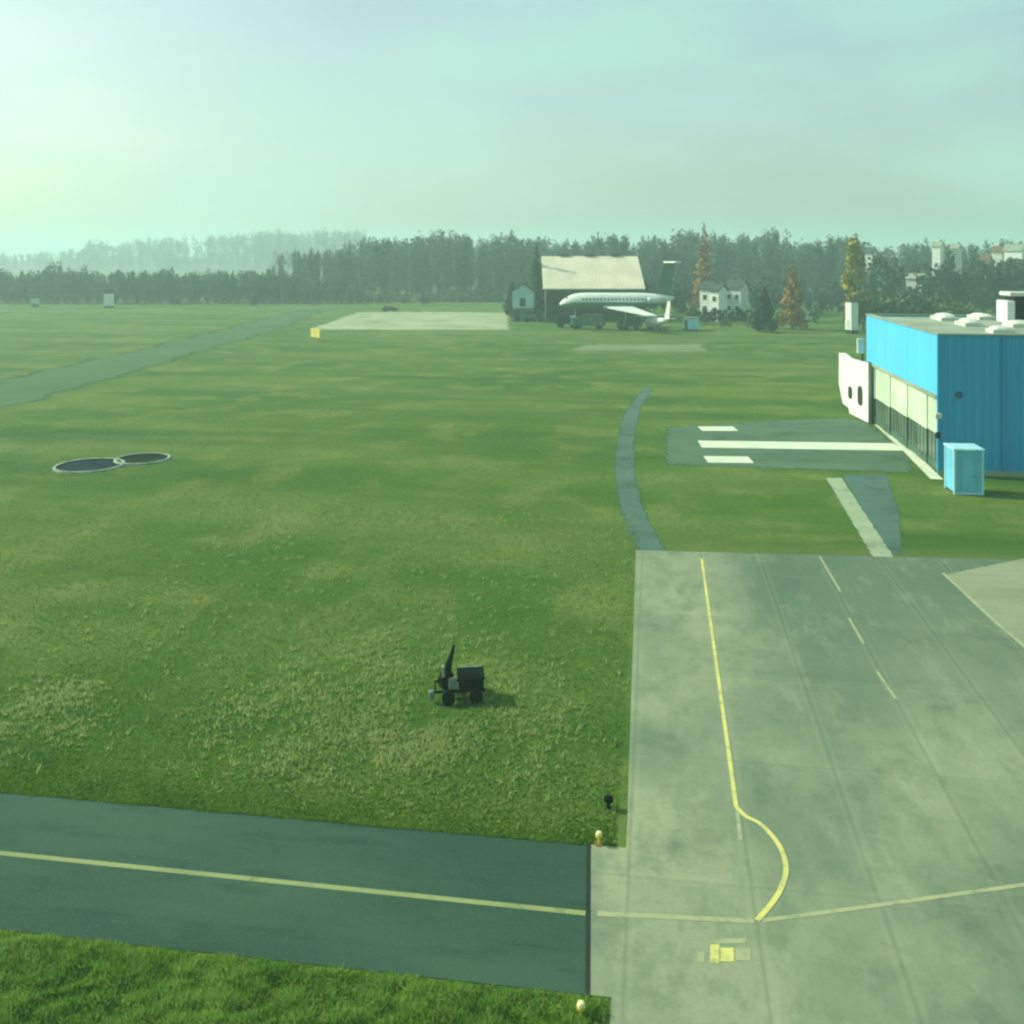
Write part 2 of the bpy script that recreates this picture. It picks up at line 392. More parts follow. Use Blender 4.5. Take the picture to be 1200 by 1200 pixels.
# ------------------------------------------------------------------ grass blades
BAS = [G(106, 546.5), G(171, 538)]
def on_paving(x, y):
    pav = (x > AX0 - .10 + .15 * np.clip((y - 19) / 27, 0, .0)) & (y < AY1 + .5) & (x < 31)
    pav |= (y > TY0 - .03) & (y < TY1 - .02) & (x < MX0 + .3)
    pav |= (x > MX0 - .2) & (y > TY0 - .05) & (y < TY1 + .05)
    pav |= np.hypot(x - BAS[0][0], y - BAS[0][1]) < 2.6
    pav |= np.hypot(x - BAS[1][0], y - BAS[1][1]) < 2.3
    return pav
def blades(name, x, y, hgt, wid, lean, m, label, cat, per=1):
    keep = ~on_paving(x, y); x, y = x[keep], y[keep]; n = len(x)
    if isinstance(hgt, np.ndarray): hgt = hgt[keep]
    hgt = hgt * RNG.uniform(.55, 1.25, n); a = RNG.uniform(0, 2 * math.pi, n); l = hgt * lean * RNG.uniform(.2, 1.2, n)
    dx, dy = np.cos(a), np.sin(a); b2 = RNG.uniform(0, 2 * math.pi, n)
    w = wid * RNG.uniform(.6, 1.3, n) / 2
    V = np.zeros((n, 3, 3))
    V[:, 0] = np.stack([x + dx * w, y + dy * w, np.zeros(n)], 1); V[:, 1] = np.stack([x - dx * w, y - dy * w, np.zeros(n)], 1)
    V[:, 2] = np.stack([x + np.cos(b2) * l, y + np.sin(b2) * l, hgt], 1)
    me = bpy.data.meshes.new(name); me.vertices.add(n * 3); me.loops.add(n * 3); me.polygons.add(n)
    me.vertices.foreach_set('co', V.reshape(-1)); me.loops.foreach_set('vertex_index', np.arange(n * 3, dtype=np.int32))
    me.polygons.foreach_set('loop_start', np.arange(0, n * 3, 3, dtype=np.int32)); me.polygons.foreach_set('loop_total', np.full(n, 3, dtype=np.int32))
    me.update(); me.validate(); me.materials.append(m)
    o = bpy.data.objects.new(name, me); COL.objects.link(o); o['kind'] = 'stuff'
    return tag(o, label, cat)
def blade_mat(name, a, b_, dry, k):
    g = NT(name); n1 = g.noise(.5, 5); n2 = g.noise(9, 3)
    c = g.mix(g.rng(n1, .36, .64), a, b_); c = g.mix(g.math('MULTIPLY', g.rng(n2, .45, .62), k), c, dry)
    m = g.fin(c, .9, None, spec=.1)
    tl = g.N.new('ShaderNodeBsdfTranslucent'); ms = g.N.new('ShaderNodeMixShader'); ms.inputs[0].default_value = .45
    g.L.new(c, tl.inputs[0]); g.L.new(g.b.outputs[0], ms.inputs[1]); g.L.new(tl.outputs[0], ms.inputs[2])
    g.L.new(ms.outputs[0], g.N['Material Output'].inputs['Surface']); return m
M['blade'] = blade_mat('grass_blades', (.080, .210, .020), (.155, .285, .038), (.25, .33, .08), .5)
M['blade_dry'] = blade_mat('dry_tussock', (.22, .34, .08), (.33, .42, .13), (.48, .53, .25), .8)
M['blade_front'] = blade_mat('rough_grass_blades', (.095, .25, .020), (.22, .39, .06), (.32, .43, .11), .7)
N1 = 60000
FX = RNG.uniform(-15, -.9, N1); FY = RNG.uniform(15.6, 18.24, N1)
FH = .10 + .10 * (np.sin(FX * 5.1 + 2 * np.sin(FY * 4.3)) * np.sin(FY * 6.7 + 1.5 * np.sin(FX * 3.1)) + .4)
FH = np.maximum(.05, FH) * np.clip((18.2 - FY) * 2.5 + .35, .35, 1)
blades('foreground_grass', FX, FY, FH, .032, .9, M['blade_front'],
       'strip of long rough grass along the bottom edge of the taxiway', 'grass')
N2 = 170000
yy = 22.9 + 60 * RNG.random(N2) ** 2.2; xx = -.7 - RNG.random(N2) * (yy * .86 - .6)
blades('field_grass', xx, yy, .055, .05, 1.6, M['blade'], 'short green field grass left of the concrete apron', 'grass')
# pale tussocks
cx, cy = [], []
K = 60000
tx = RNG.uniform(-22, -.9, K); ty = RNG.uniform(23.2, 52, K)
dn = np.sin(tx * 1.9 + 1.3 * np.sin(ty * .8)) + np.sin(ty * 1.4 + 1.7 * np.sin(tx * .7)) + RNG.normal(0, .8, K)
fade = np.clip((36 - ty) / 10, -.6, 1.1)
cxy = G(460, 850)                          # densest there, thinning out softly all round
rad = np.hypot((tx - cxy.x) / 5.2, (ty - cxy.y) / 6.5)
left = np.hypot((tx - G(20, 850).x) / 2.6, (ty - G(20, 850).y) / 3.5)
lp = np.clip(1.25 - np.minimum(rad, left * 1.15), 0, 1) * np.clip((ty - 24.2) / 1.6, 0, 1) * np.clip((-1.2 - tx) / 1.2, 0, 1)
keepoff = np.clip(np.hypot(tx - G(533, 812).x, ty - G(533, 812).y) / 2.2 - .35, 0, 1)
ok = RNG.random(K) < lp * keepoff * (.30 + .17 * dn).clip(.03, .8) * 1.25 + .012
tx, ty = tx[ok], ty[ok]
per = 6; bx = np.repeat(tx, per) + RNG.normal(0, .075, len(tx) * per); by = np.repeat(ty, per) + RNG.normal(0, .075, len(tx) * per)
blades('dry_tussocks', bx, by, .15, .042, 1.0, M['blade_dry'], 'pale dry grass tussocks between the dark trailer and the taxiway', 'dry grass')

# ------------------------------------------------------------------ blue hangar
near = Vector((17.95, 65.1, 0)); HL, HW, HZ = 21.2, 34.0, 8.95
hg = thing('blue_hangar', 'large blue flat roofed hangar with pale sliding doors on its left side', 'hangar', near)
b = MB()                                                    # ribbed front wall facing the apron
rib = [(x, 0 if k % 4 in (0, 3) else -.05) for k, x in enumerate(np.arange(.0, HW, .14))]
b.add([Vector((x, y, z)) for x, y in rib for z in (.35, HZ)], [(2 * i, 2 * i + 2, 2 * i + 3, 2 * i + 1) for i in range(len(rib) - 1)])
b.box(0, HW, .1, .3, .35, HZ)
b.build('front_wall', M['blue'], hg)
b = MB()
for zz in (3.2, 6.1): b.box(0.02, HW, -.066, -.0505, zz, zz + .03)
b.build('sheet_seam', M['vent'], hg) if False else None
for xx in (3.9, 13.5): MB().tube((xx, -.12, .36), (xx, -.12, HZ - .05), .06, .06, 8).build('downpipe', M['blue'], hg)
MB().box(-.02, HW, -.12, .3, 0, .35).build('plinth', M['roof_grey'], hg)
b = MB(); yl = [(y, 0 if k % 4 in (0, 3) else -.045) for k, y in enumerate(np.arange(.16, HL, .14))]
b.add([Vector((x, y, z)) for y, x in yl for z in (5.05, HZ)], [(2 * i + 2, 2 * i, 2 * i + 1, 2 * i + 3) for i in range(len(yl) - 1)])
b.box(.06, .3, .31, HL, 5.05, HZ)
b.build('side_fascia', M['blue_fascia'], hg)
MB().box(-.10, .06, -.10, .06, .0, HZ).build('corner_trim', M['blue'], hg)
MB().box(-.14, .3, .16, HL, 4.83, 5.04).build('door_track', M['roof_grey'], hg)
nd = 8; w = (HL - .6) / nd
for i in range(nd):
    y0 = .4 + i * w; off = .05 if i % 2 else .12
    d = MB().bevbox(off, off + .08, y0, y0 + w - .04, 2.45 - .04 * i, 4.82, .015).build('door_panel', M['door_pale'], hg)
    MB().box(off + .02, off + .07, y0, y0 + w - .04, .62, 2.44 - .04 * i).build('door_glazing', M['glass'], d)
    bb = MB(); bb.box(off - .01, off + .09, y0, y0 + w - .04, .12, .60)
    for q in range(4): bb.box(off - .012, off + .092, y0 + q * (w - .1) / 3, y0 + q * (w - .1) / 3 + .06, .605, 2.44 - .04 * i)
    bb.build('door_frame', M['green_body'], d)
MB().box(.3, HW - .3, .31, HL - .3, HZ - .5, HZ - .12).build('roof', M['roof_grey'], hg)
b = MB()
for q in ((-.12, HW, -.12, .34), (-.12, HW, HL - .3, HL + .05)): b.box(*q, HZ + .002, HZ + .10)
for q in ((-.12, .34), (HW - .3, HW)): b.box(*q, .342, HL - .302, HZ + .002, HZ + .10)
b.build('roof_edge', M['roof_grey'], hg)
MB().box(.3, HW, HL - .3, HL, 0, HZ).build('back_wall', M['blue'], hg)
def dome(px, py, wx, wy, hz):
    p = G(px, py, HZ) - near; b = MB()
    b.box(p.x - wx / 2 - .1, p.x + wx / 2 + .1, p.y - wy / 2 - .1, p.y + wy / 2 + .1, HZ - .13, HZ + .15)
    rings = []
    for k in range(6):
        t = k / 5 * math.pi / 2
        rings.append([Vector((p.x + wx / 2 * math.cos(t) * math.copysign(abs(math.cos(a)) ** .5, math.cos(a)), p.y + wy / 2 * math.cos(t) * math.copysign(abs(math.sin(a)) ** .5, math.sin(a)), HZ + .15 + hz * math.sin(t))) for a in np.linspace(0, 2 * math.pi, 16, endpoint=False)])
    b.loft(rings); return b.build('skylight', M['dirty_white'], hg, smooth=False)
dome(1107, 373, 1.2, 3, .30); dome(1135, 379.5, 1.0, 2.4, .28); dome(1172, 388, 1.2, 1.4, .24); dome(1150, 372, 1.1, 3, .22); dome(1195, 381, 1.5, 2, .22)
# dark round badge and lamps on the front wall
e = G(1124, 463); t = (near.y - .08) / ray(1124, 463).y; pb = ray(1124, 463) * t; ez = H + pb.z; ex = pb.x - near.x
b = MB().tube((ex, -.055, ez), (ex, -.10, ez), .24, .24, 20); b.build('round_vent', M['vent'], hg)
b = MB().bevbox(-.28, .12, -.30, -.12, 3.6, 3.95, .03).build('wall_lamp', M['dirty_white'], hg)
MB().bevbox(-.22, .06, -.22, -.121, 2.35, 2.75, .02).build('cable_box', M['dark'], hg)
MB().tube((-.3, HL + .3, .0), (-.3, HL + .3, 6.9), .09).build('vent_pipe', M['dark'], hg)
MB().bevbox(-.75, -.15, HL + .1, HL + .5, 5.6, 6.9, .05).build('vent_box', M['dirty_white'], hg)

# unit standing on the roof
p = G(1181, 380, HZ - .12)
u = thing('rooftop_unit', 'black fronted ventilation unit with white side standing on the blue hangar roof', 'roof unit', (p.x, p.y, HZ - .12))
MB().bevbox(.55, 3.4, .3, 2.3, .35, 2.1, .04).build('housing', M['dark'], u)
MB().bevbox(-.05, .52, .0, 2.3, .1, 1.75, .03).build('side_panel', M['white'], u)
MB().bevbox(.2, 3.5, .1, 2.5, 2.11, 2.42, .05).build('lid', M['dirty_white'], u)
MB().box(.6, 3.3, .4, 2.2, 0, .34).build('frame', M['steel'], u)

# pale blue cabin in front of the hangar corner
p = G(1118, 580); cw, cd, ch = 1.68, 1.7, 2.72
cb = thing('blue_cabin', 'small pale blue metal cabin in front of the blue hangar corner', 'cabin', (p.x, p.y, 0), R(2))
b = MB(); b.bevbox(0.05, cw - .05, .05, cd - .05, .12, ch - .14, .02)
for k in range(6): b.box(.28 + k * .2, .34 + k * .2, .028, .06, .3, ch - .3)
b.build('body', M['cabin_blue'], cb)
MB().bevbox(-.05, cw + .05, -.05, cd + .05, ch - .138, ch, .03).build('roof', M['cabin_trim'], cb)
for x in (0, cw - .12):
    for y in (0, cd - .12): MB().box(x, x + .12, y, y + .12, .02, ch - .14).build('corner_post', M['cabin_trim'], cb)
MB().box(.121, cw - .121, 0.01, .11, .02, .14).build('sill', M['cabin_trim'], cb)
d = MB().bevbox(.42, 1.22, .005, .027, .2, 2.1, .008).build('door', M['cabin_blue'], cb)
MB().bevbox(1.1, 1.16, -.05, .004, 1.05, 1.2, .01).build('handle', M['steel'], d)

# white panel standing off the hangar's far corner
p0, p1 = G(1019, 497), AT(984, G(1019, 497).length + 2.5)
p0.z = 0; dv = p1 - p0
wp = thing('tall_white_panel', 'tall white panel with two dark openings at the far corner of the blue hangar', 'panel', p0, math.atan2(dv.y, dv.x))
Lw = dv.length; zt = 5.15
b = MB()
out = [(.02, .1), (Lw * .62, .1), (Lw * .66, .55), (Lw * .86, .7), (Lw, 2.3), (Lw, zt), (Lw * .8, zt + .12), (Lw * .55, zt - .16), (.02, zt - .1)]
MB().slab([Vector((x, .07, z)) for x, z in out], [Vector((x, -.07, z)) for x, z in out]).build('leaf', M['white'], wp)
for cx_, cz_, hw, hh in ((Lw * .27, 2.05, Lw * .085, .85), (Lw * .60, 1.95, Lw * .075, .55)):
    q = [(cx_ + hw * math.copysign(abs(math.cos(a)) ** .6, math.cos(a)), cz_ + hh * math.copysign(abs(math.sin(a)) ** .6, math.sin(a))) for a in np.linspace(0, 2 * math.pi, 20, endpoint=False)]
    for y0, y1 in ((.0705, .074), (-.074, -.0705)):
        MB().slab([Vector((x, y1, z)) for x, z in q], [Vector((x, y0, z)) for x, z in q]).build('opening', M['dark'], wp)
MB().bevbox(-.06, .0, -.12, .12, .0, zt + .05, .01).build('post', M['steel'], wp)

# ------------------------------------------------------------------ dark trailer on the grass
p = G(533, 818)
tr = thing('equipment_trailer', 'dark equipment trailer with raised drawbar and low black shadow block standing on the grass', 'trailer', (p.x, p.y, 0), R(14))
tr.scale = (.86, .86, .95)
MB().bevbox(.12, 1.05, -.42, .55, .415, .74, .06).build('shadow_box', M['army'], tr)  # low near-black box standing in for the trailer's cast shadow
MB().bevbox(.08, 1.09, -.46, .59, .742, .79, .02).build('lid', M['army'], tr)  # flat black top of the shadow stand-in
MB().bevbox(.2, .9, .48, .58, .792, .84, .02).build('rail', M['steel'], tr)
b = MB(); b.box(-.75, 1.1, -.40, -.34, .34, .41); b.box(-.75, 1.1, .49, .55, .34, .41)
for x in (-.75, -.2, .5, .98): b.box(x, x + .06, -.339, .489, .34, .41)
b.build('chassis', M['army'], tr)
for x, y in ((-.25, -.56), (.75, -.56), (-.25, .71), (.75, .71)):
    w = MB().tube((x, y - .09, .24), (x, y + .09, .24), .24, .24, 18).build('wheel', M['black'], tr)
    MB().tube((x, y - .10, .24), (x, y + .10, .24), .11, .11, 12).build('rim', M['army'], w)
b = MB(); b.tube((-.45, -.2, .45), (-.02, .15, 1.72), .17, .05); b.tube((-.55, .2, .45), (-.06, .17, 1.5), .13, .05); b.tube((-.3, .1, .45), (-.15, .16, 1.2), .15, .06)
b.build('drawbar', M['army'], tr)
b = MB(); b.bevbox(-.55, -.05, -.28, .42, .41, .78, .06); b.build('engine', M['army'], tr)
MB().bevbox(-.24, .06, -.42, -.30, .45, .82, .03).build('grille', M['steel'], tr)
MB().bevbox(-.48, -.36, -.30, -.06, .79, 1.16, .03).build('tank', M['steel'], tr)
MB().bevbox(-.95, -.76, -.42, -.22, .12, .42, .04).build('hitch', M['steel'], tr)

# ------------------------------------------------------------------ edge lights and marker
def edge_light(p, label):
    t = thing('edge_light', label, 'airfield light', p, 0, 'taxiway edge lights')
    MB().tube((0, 0, 0), (0, 0, .05), .15, .13, 16).build('base', M['rust'], t)
    MB().tube((0, 0, .05), (0, 0, .22), .035, .035, 10).build('stem', M['lamp_yellow'], t)
    t.scale = (.85, .85, .85)
    h = MB().tube((0, 0, .22), (0, 0, .28), .09, .10, 14).build('housing', M['lamp_yellow'], t)
    MB().body([(.28, .10, 0), (.36, .095, 0), (.42, .06, 0), (.44, .02, 0)], 14, Vector((0, 0, 1))).build('lens', M['lamp_white'], t) if False else None
    b = MB(); b.loft([[Vector((r * math.cos(a), r * math.sin(a), z)) for a in np.linspace(0, 2 * math.pi, 14, endpoint=False)] for r, z in ((.09, .281), (.09, .32), (.07, .36), (.03, .375))])
    b.build('lens', M['lamp_white'], t)
edge_light(G(702, 990), 'yellow edge light at the far corner of taxiway and apron')
edge_light(G(681, 1194), 'yellow edge light in the grass at the bottom edge of the taxiway')
p = G(713, 948)
mk = thing('marker_post', 'short black marker post beside the apron edge', 'marker post', p)
MB().tube((0, 0, 0), (0, 0, .2), .05, .05, 10).build('post', M['black'], mk)
b = MB(); b.loft([[Vector((r * math.cos(a), r * math.sin(a), z)) for a in np.linspace(0, 2 * math.pi, 14, endpoint=False)] for r, z in ((.06, .16), (.12, .2), (.12, .29), (.07, .33))]); b.build('cap', M['black'], mk)

# ------------------------------------------------------------------ two round basins in the grass
def basin(px, py, r, label, fill, rot):
    p = G(px, py)
    t = thing('round_basin', label, 'basin', p, rot, 'round basins in the grass')
    N = 40; ring = lambda rr, z, sx=1.0: [Vector((rr * math.cos(a), rr * math.sin(a), z)) for a in np.linspace(0, 2 * math.pi, N, endpoint=False)]
    b = MB(); b.loft([ring(r, 0), ring(r - .03, .11), ring(r - .06, .13), ring(r - .16, .13), ring(r - .20, .11), ring(r - .205, .08)], caps=False)
    b.build('kerb_ring', M['pale_line_k'], t)
    b = MB(); b.loft([ring(r - .21, .105), ring(r - .22, .03)], caps=False); b.add(ring(r - .221, .028), [tuple(range(N))]); b.f = [f[::-1] if len(f) == 4 else f for f in b.f]; b.build('liner', fill, t)
M['pale_line_k'] = mat('kerb_concrete', (.30, .38, .26), .85, .4, 1.2)
M['pond'] = mat('dark_liner', (.006, .026, .036), .9, .5, .6, spec=.05)
M['pond2'] = mat('dark_green_liner', (.006, .022, .010), .9, .8, .5, spec=.05)
basin(105, 546.5, 2.24, 'round basin with pale kerb and dark bluish liner, nearer of the pair', M['pond'], 0)
basin(167, 538.7, 1.86, 'round basin with pale kerb and dark green liner, farther of the pair', M['pond2'], 1)

# ------------------------------------------------------------------ trees
def leaf_cloud(centres, radii, per, size, squash=1.0, up=1.0):
    vs, fs = [], []
    for c, r in zip(centres, radii):
        n = max(4, int(per * (r ** 1.5)))
        d = RNG.normal(0, 1, (n, 3)); d /= np.linalg.norm(d, axis=1)[:, None]
        P = np.array(c) + d * (r * RNG.random(n) ** .5)[:, None] * np.array([1, 1, squash])
        for q in P:
            a = RNG.normal(0, 1, 3); a[2] *= up; a /= np.linalg.norm(a); b = np.cross(a, RNG.normal(0, 1, 3)); b /= np.linalg.norm(b) + 1e-6
            s = size * RNG.uniform(.5, 1.3); o = len(vs)
            vs += [tuple(q + a * s), tuple(q + b * s * .6), tuple(q - a * s), tuple(q - b * s * .6)]; fs.append((o, o + 1, o + 2, o + 3))
    return vs, fs
def make_tree(name, kind, h, label, cat, group=None, loc=(0, 0, 0), w=None, density=1.0, leaf=.42):
    t = thing(name, label, cat, loc, 0, group)
    tb = MB(); bend = [Vector((random.uniform(-.02, .02) * h * k, random.uniform(-.02, .02) * h * k, h * k * .9)) for k in (0, .3, .6, 1)]
    rads = [h * .017, h * .013, h * .008, h * .002]
    for i in range(3): tb.tube(bend[i], bend[i + 1], rads[i], rads[i + 1], 7)
    C, Rr = [], []
    w = w or h * .22
    if kind == 'bare':
        for k in range(6):
            a = random.uniform(0, 6.28); q = w * random.uniform(.15, 1); zt = h * random.uniform(.72, 1.0); zb = h * random.uniform(.06, .22)
            ex, ey = math.cos(a) * q, math.sin(a) * q
            tb.tube((0, 0, zb), (ex * .8, ey * .8, zt * .6), h * .007, h * .005, 5); tb.tube((ex * .8, ey * .8, zt * .6), (ex, ey, zt), h * .005, h * .001, 5)
            for f in (.12, .25, .4, .55, .7, .84, .95):
                C.append(Vector((ex * (.3 + .7 * f) + random.gauss(0, .25), ey * (.3 + .7 * f) + random.gauss(0, .25), zb + (zt - zb) * f))); Rr.append(w * random.uniform(.26, .42) * (1.2 - .45 * f))
        vs, fs = leaf_cloud(C, Rr, 26 * density, leaf, 2.0, 1.5)
    elif kind == 'spire':                    # larch / conifer: narrow cone of tiers
        for k in range(34):
            f = (k + .5) / 34; z = h * (.08 + .9 * f); rr = w * (1 - f) ** .8
            for _ in range(3 if f < .75 else 1):
                a = random.uniform(0, 6.28); q = rr * random.uniform(.3, .85)
                p = Vector((math.cos(a) * q, math.sin(a) * q, z)); C.append(p); Rr.append(.25 + rr * .38)
            if k % 4 == 0:
                a = random.uniform(0, 6.28); tb.tube((0, 0, z), (math.cos(a) * rr * .9, math.sin(a) * rr * .9, z - .2), h * .004, h * .001, 5)
        vs, fs = leaf_cloud(C, Rr, 24 * density, leaf, .7)
    elif kind == 'poplar':
        for k in range(46):
            f = random.random(); z = h * (.16 + .80 * f); rr = w * math.sin(math.pi * min(1, f * .9 + .13)) ** .7
            a = random.uniform(0, 6.28); q = rr * random.uniform(.2, .9)
            p = Vector((math.cos(a) * q, math.sin(a) * q, z)); C.append(p); Rr.append(w * random.uniform(.3, .5))
            if k % 4 == 0: tb.tube((0, 0, z - rr), p, h * .005, h * .002, 5)
        vs, fs = leaf_cloud(C, Rr, 24 * density, leaf, 1.2)
    else:                                    # shrub
        for k in range(18):
            a = random.uniform(0, 6.28); q = w * random.uniform(0, .85); z = h * random.uniform(.2, .82) * (1 - .35 * q / w)
            C.append(Vector((math.cos(a) * q, math.sin(a) * q, z))); Rr.append(min(w, h) * random.uniform(.22, .36))
        vs, fs = leaf_cloud(C, Rr, 34 * density, leaf, .9)
    key = {'bare': 'bare', 'spire': 'gold', 'poplar': 'olive', 'shrub': 'hedge'}[kind]
    tb.build('trunk', M['bark'], t)
    cb = MB(); cb.v = vs; cb.f = fs; cb.build('crown', LEAF[key], t)
    return t
def recrown(t, m):
    for c in t.children:
        if c.name.startswith('crown'): c.data.materials[0] = m

# golden and dark single trees
def single(name, kind, base, top, m, label, cat, w, **k):
    p = G(*base); h = HT(base[0], top, p)
    t = make_tree(name, kind, h, label, cat, None, p, w, **k); recrown(t, m); return t
single('larch_tree', 'spire', (825, 369), 258, LEAF['gold'], 'tall golden brown larch rising above the wood behind the white house', 'tree', 3.1)
single('larch_tree', 'spire', (928, 386), 303, LEAF['gold'], 'small golden brown larch right of the dark conifer', 'tree', 2.4)
single('poplar_tree', 'poplar', (1001, 388), 277, LEAF['olive'], 'yellow olive poplar tree behind the white kiosk, left of the blue hangar', 'tree', 2.7, density=1.4)
single('conifer_tree', 'spire', (896, 389), 335, LEAF['conifer'], 'short dark conifer left of the small golden larch', 'tree', 2.0, density=1.5)

single('conifer_tree', 'spire', (629, 374), 286, LEAF['conifer'], 'tall dark conifer touching the left edge of the cream roofed hangar', 'tree', 2.3, density=1.5)
single('conifer_tree', 'spire', (600, 372), 330, LEAF['conifer'], 'dark conifer left of the small pale blue house', 'tree', 1.7, density=1.4)
# the wood: tall bare trees one can tell apart, in rows, right of the far taxiway
protos = [make_tree('bare_tree', 'bare', 21, 'x', 'tree', 'bare trees along the edge of the wood', (0, -60 - 5 * i, 0), random.uniform(2.8, 4.2), 2.0, .34) for i in range(6)]
used = set()
def zone(px):
    return ('tall hazy bare tree of the wood left of the cream roofed hangar' if px < 632 else
            'tall hazy bare tree of the wood behind the cream roofed hangar' if px < 800 else
            'tall hazy bare tree of the wood behind the golden larches' if px < 985 else
            'hazy bare tree among the houses beyond the blue hangar roof')
def row(pool, D0, D1, px0, px1, step, top, group, zoneof, jit=4):
    px = px0
    while px < px1:
        i = random.randrange(len(pool)); D = random.uniform(D0, D1); p = AT(px, D); y = top(px) + random.gauss(0, jit)
        h = HT(px, y, p); k = h / pool[i]['h0']; kw = k * random.uniform(.8, 1.35)
        if i in used_of(pool): o = dup(pool[i], p, random.uniform(0, 6.28), zoneof(px), (kw, kw, k))
        else:
            used_of(pool).add(i); o = pool[i]; o.location = p; o.rotation_euler.z = random.uniform(0, 6.28); o.scale = (kw, kw, k); o['label'] = zoneof(px)
        px += step * random.uniform(.55, 1.45)
_u = {}
def used_of(pool): return _u.setdefault(id(pool), set())
for q in protos: q['h0'] = 21.0
def toppx(px): return 279 + max(0, min(6, (px - 1000) * .06)) + max(0, 450 - px) * .13 + 3 * math.sin(px * .021) + 3 * math.sin(px * .067 + 1) + (4 if px > 1000 else 0)
row(protos, 300, 318, 352, 1215, 14, lambda x: toppx(x) + 5, 'wood', zone, 3)
row(protos, 322, 345, 330, 1215, 13, toppx, 'wood', zone, 3)
# lower young growth at the left
yp = [make_tree('young_tree', 'bare', 10, 'x', 'tree', 'young trees along the far edge of the airfield', (10, -60 - 5 * i, 0), random.uniform(2.2, 2.8), 2.2, .3) for i in range(5)]
for q in yp:
    q['h0'] = 10.0; recrown(q, LEAF['young'])
zy = lambda px: 'low dense young tree in the dark belt at the far left edge of the field' if px < 200 else 'low dense young tree in the dark belt before the tall bare wood'
row(yp, 281, 288, -20, 420, 9, lambda x: 321 + max(0, (x - 330) * .12), 'y', zy, 4)
row(yp, 292, 304, -20, 420, 9, lambda x: 320 + max(0, (x - 330) * .12), 'y', zy, 4)

# distant wood that reads as one mass
def mass(name, spots, m, label):
    vs, fs = [], []; tv = MB()
    for x, y, h in spots:
        C, Rr = [], []; w = h * random.uniform(.13, .2)
        for k in range(7):
            a = random.uniform(0, 6.28); z = h * random.uniform(.2, .93); q = w * random.uniform(.1, 1) * (1.15 - abs(z / h - .5))
            C.append((x + math.cos(a) * q, y + math.sin(a) * q, z)); Rr.append(w * random.uniform(.4, .7))
        v, f = leaf_cloud(C, Rr, 9, .75, 2.0, 2.0); o = len(vs); vs += v; fs += [tuple(i + o for i in q) for q in f]
        o = len(vs); r = h * .014
        vs += [(x - r, y, 0), (x + r, y, 0), (x, y + r, 0), (x, y, h * .9)]; fs += [(o, o + 1, o + 3), (o + 1, o + 2, o + 3), (o + 2, o, o + 3)]
    b = MB(); b.v = vs; b.f = fs; o = b.build(name, m, kind='stuff'); return tag(o, label, 'wood')
sp = []
for _ in range(330):
    px = random.uniform(318, 1260); D = random.uniform(350, 520) + max(0, 420 - px) * 2.2; p = AT(px, D); y = toppx(px) + random.gauss(2, 2); sp.append((p.x, p.y, HT(px, y, p)))
mass('distant_wood', sp, LEAF['bare'], 'hazy mass of wood behind the tall bare trees')
def ltop(px):
    pts = [(-40, 299), (30, 296), (70, 294), (98, 290), (104, 283), (124, 284), (134, 290), (148, 281), (200, 279), (260, 276), (330, 271), (420, 271)]
    for (a, ya), (c, yc) in zip(pts, pts[1:]):
        if px <= c: return ya + (yc - ya) * (px - a) / (c - a)
    return 271
hl = MB(); xs = [AT(px, 1080) for px in range(-400, 900, 50)]; prof_h = [10 + 4 * math.sin(k * .7) for k in range(len(xs))]
hv = []
for p, hh in zip(xs, prof_h):
    d = p.normalized()
    hv += [p - d * 240 - Vector((0, 0, .3)), p - d * 60 + Vector((0, 0, hh * .8)), p + d * 60 + Vector((0, 0, hh)), p + d * 400 - Vector((0, 0, .3))]
hl.add(hv, [(k * 4 + i, k * 4 + i + 4, k * 4 + i + 5, k * 4 + i + 1) for k in range(len(xs) - 1) for i in range(3)])
ho = hl.build('hills', M['floor'], kind='structure', smooth=True)
if ho.data.polygons[0].normal.z < 0: ho.data.flip_normals()
sp = []
for _ in range(330):
    px = random.uniform(-60, 430); D = random.uniform(880, 1080); p = AT(px, D); sp.append((p.x, p.y, HT(px, ltop(px) + abs(random.gauss(0, 2.0)), p)))
mass('far_forest', sp, LEAF['bare'], 'pale far forest on the skyline at the left')

# hedge of olive shrubs beyond the hangar and odd bushes
hp = [make_tree('hedge_bush', 'shrub', 5, 'x', 'shrub', 'olive shrubs beyond the blue hangar', (20, -60 - 6 * i, 0), 3.2, 1.0, .34) for i in range(3)]
for q in hp: q['h0'] = 5.0
row(hp, 176, 190, 1012, 1150, 15, lambda x: 341 + (x - 1012) * .03, 'h', lambda px: 'olive green shrub of the hedge behind the blue hangar roof', 3)
dp = [make_tree('dark_bush', 'shrub', 3, 'x', 'shrub', 'dark bushes at the far field edge', (30, -60, 0), 1.7, 1.2, .3)]
for q in dp: q['h0'] = 3.0; recrown(q, LEAF['conifer'])
lab = ['dark round bush at the left field edge, right of the white hut', 'dark bush left of the start of the pale hardstand', 'dark bush before the wood between yellow sign and cream roofed hangar',
       'dark bush beside the small pale blue house', 'dark bush right of the aircraft tail']
for (px, by, ty), lb in zip(((204, 358, 346), (299, 359, 344), (497, 357, 344), (596, 366, 352), (800, 368, 352)), lab):
    p = G(px, by); k = HT(px, ty, p) / 3
    if not used_of(dp): used_of(dp).add(0); o = dp[0]; o.location = p; o.scale = (k, k, k); o['label'] = lb
    else: dup(dp[0], p, random.uniform(0, 6), lb, (k, k, k))
pp = [make_tree('pale_shrub', 'shrub', 2.5, 'x', 'shrub', 'pale shrubs below the golden larches', (40, -60, 0), 1.2, 1.0, .3)]
recrown(pp[0], LEAF['paleshrub'])
